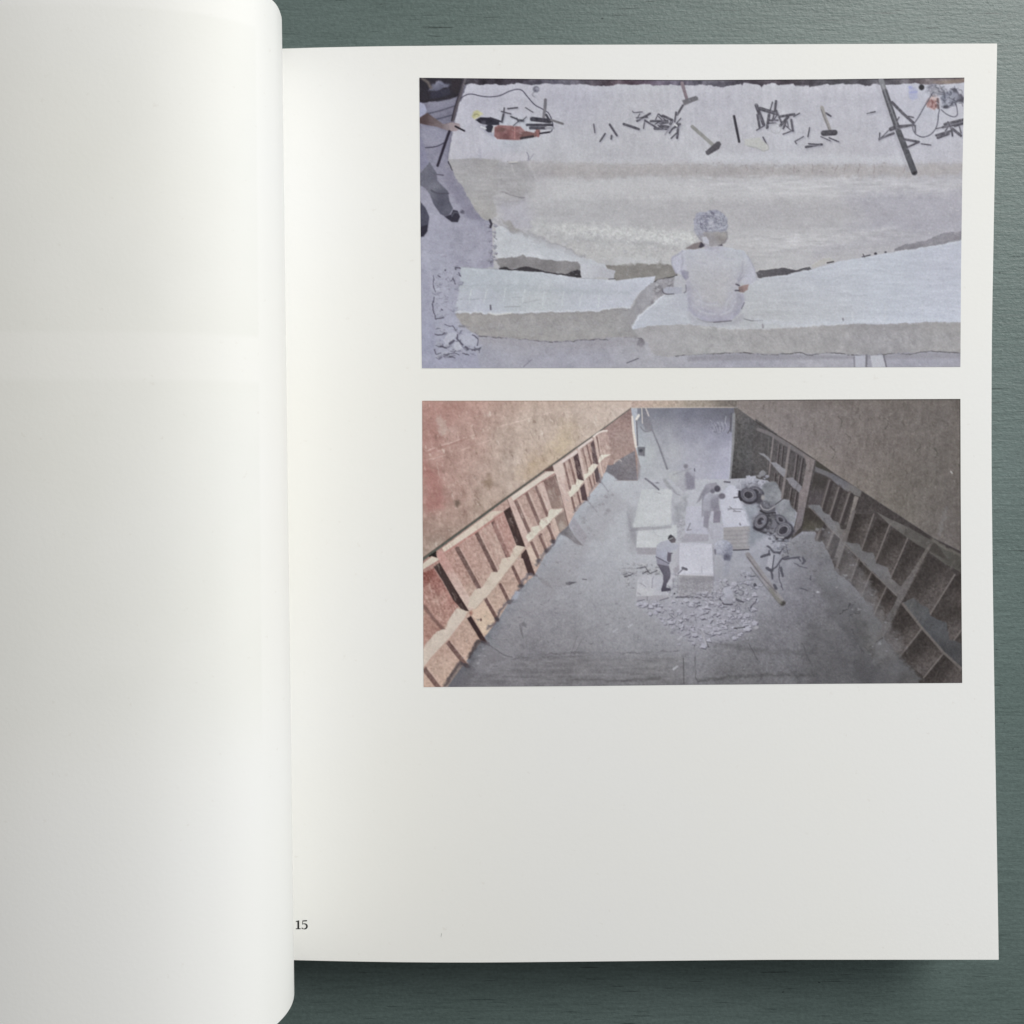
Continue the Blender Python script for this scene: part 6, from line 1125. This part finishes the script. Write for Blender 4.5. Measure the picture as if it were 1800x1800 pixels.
# ---------------------------------------------------------------- the two prints
INK_GAIN = 1.16
def printed(name, canvas, L_, T_, R_, B_, label, wb=1.0, nu=800, nv=428):
    im = canvas.done(wb=wb)
    u = np.linspace(0, 1, nu)[:, None]; v = np.linspace(0, 1, nv)[None]
    # Coons patch between the four slightly bowed borders
    def ev(pts, t):
        n_ = len(pts) - 1
        xs = np.linspace(0, 1, n_ + 1)
        p = np.array(pts, float)
        return np.stack([np.interp(t, xs, p[:, 0]), np.interp(t, xs, p[:, 1])], -1)
    l = ev(L_, v[0])[None]; r = ev(R_, v[0])[None]; t = ev(T_, u[:, 0])[:, None]; b_ = ev(B_, u[:, 0])[:, None]
    uu = u[..., None]; vv = v[..., None]
    c00, c10, c01, c11 = (np.array(p, float) for p in (L_[0], R_[0], L_[-1], R_[-1]))
    q = l * (1 - uu) + r * uu + t * (1 - vv) + b_ * vv - ((1 - uu) * (1 - vv) * c00 + uu * (1 - vv) * c10 + (1 - uu) * vv * c01 + uu * vv * c11)
    px, py = q[..., 0], q[..., 1]
    z = page_z(px, py); k = (HC - z) / (HC - ZP)
    V = np.stack([(px - PCX) * S * k, -(py - PCY) * S * k, z + 0.00009], -1).reshape(-1, 3)
    F = grid_faces(nu, nv, True)
    me = bpy.data.meshes.new(name)
    me.vertices.add(len(V)); me.vertices.foreach_set('co', V.ravel().astype(np.float32))
    me.loops.add(F.size); me.loops.foreach_set('vertex_index', F.ravel().astype(np.int32))
    me.polygons.add(len(F)); me.polygons.foreach_set('loop_start', (np.arange(len(F)) * 4).astype(np.int32))
    me.update(calc_edges=True)
    me.polygons.foreach_set('use_smooth', np.ones(len(F), dtype=bool))
    fx = np.clip(px - canvas.x0 - 0.5, 0, canvas.w - 1.001); fy = np.clip(py - canvas.y0 - 0.5, 0, canvas.h - 1.001)
    xi = fx.astype(int); yi = fy.astype(int); fx = (fx - xi)[..., None]; fy = (fy - yi)[..., None]
    col = (im[yi, xi] * (1 - fx) + im[yi, xi + 1] * fx) * (1 - fy) + (im[yi + 1, xi] * (1 - fx) + im[yi + 1, xi + 1] * fx) * fy
    col = lin(col) * INK_GAIN
    at = me.color_attributes.new('ink', 'FLOAT_COLOR', 'POINT')
    rgba = np.ones((nu * nv, 4), np.float32); rgba[:, :3] = np.clip(col, 0, 0.9).reshape(-1, 3)
    at.data.foreach_set('color', rgba.ravel())
    me.materials.append(M_PRINT)
    o = bpy.data.objects.new(name, me); C.objects.link(o); o.parent = page
    o['label'] = label
    return o
printed('printed_picture', paint_quarry(),
        [(737.3, 136.8), (738.5, 300), (740.3, 480), (741.8, 647.2)], [(737.3, 136.8), (1000, 139.5), (1215, 140.8), (1450, 139.6), (1695.0, 136.5)],
        [(1695.0, 136.5), (1691.5, 300), (1689, 480), (1688, 644.8)], [(741.8, 647.2), (1000, 646.8), (1210, 646.4), (1450, 645.6), (1688, 644.8)],
        'printed picture of a pale stone slab with tools and a seated figure', wb=0.4)
printed('printed_picture', paint_hold(),
        [(742.2, 704.4), (743, 870), (744, 1040), (744.8, 1207.6)], [(742.2, 704.4), (1000, 704.2), (1215, 703.6), (1450, 702.2), (1688, 701.2)],
        [(1688, 701.2), (1688.5, 870), (1689.8, 1040), (1691.2, 1200.3)], [(744.8, 1207.6), (1000, 1206), (1215, 1203.6), (1450, 1201.8), (1691.2, 1200.3)],
        'printed picture of workers and stone blocks in a rusty ship hold', wb=0.2)

# ---------------------------------------------------------------- page number and a stray fibre
def ink_mesh(name, polys, fr):
    V = []; F = []
    for p in polys:
        b0 = len(V)
        for x, y in p:
            px, py = fr[0] + x / fr[2], fr[1] + y / fr[2]
            z = float(page_z(np.float64(px), np.float64(py))); a, b_, _ = P(px, py, z)
            V.append((a, b_, z + 0.00008))
        F.append(tuple(range(b0, len(V))))
    return mesh_obj(name, V, F, M_INK, page, smooth=False)
def ribbon(pts, ws):
    """outline quads of a pen stroke of varying width"""
    p = np.array(pts, float); t = np.gradient(p, axis=0); t /= np.linalg.norm(t, axis=1)[:, None]
    n_ = np.stack([-t[:, 1], t[:, 0]], -1); w = np.array(ws)[:, None] / 2
    A = p + n_ * w; B = p - n_ * w
    return [[tuple(A[i]), tuple(A[i + 1]), tuple(B[i + 1]), tuple(B[i])] for i in range(len(p) - 1)]
NF = (400, 1500, 4.5)
one = [[(553, 533), (567, 528), (567, 593), (553, 593)], [(541, 592.5), (579, 592.5), (579, 599), (541, 599)], [(541, 535), (553, 532), (553, 540), (541, 541)]]
cx_, cy_, R1, R2 = 606.0, 576.5, 22.5, 20.5
ang = np.radians(np.linspace(-128, 140, 30))
bowl = [(cx_ + R1 * math.cos(a), cy_ + R2 * math.sin(a)) for a in ang]
wd = [4.5 + 8.5 * max(0.0, math.cos(a * 0.85)) for a in ang]
five = ribbon(bowl, wd) + [[(593, 530), (629, 527), (629, 536), (593, 538.5)], [(593, 530), (598.5, 530), (597, 561), (591.5, 563)], [(586, 588), (596, 587), (595, 597), (588, 597)]]
ink_mesh('page_number', one + five, NF)['label'] = 'the number 15 in small black serif figures'
ink_mesh('stray_fibre', ribbon([(1693, 630), (1691, 645), (1688, 662)], [1.2, 2.0, 1.2]), NF)
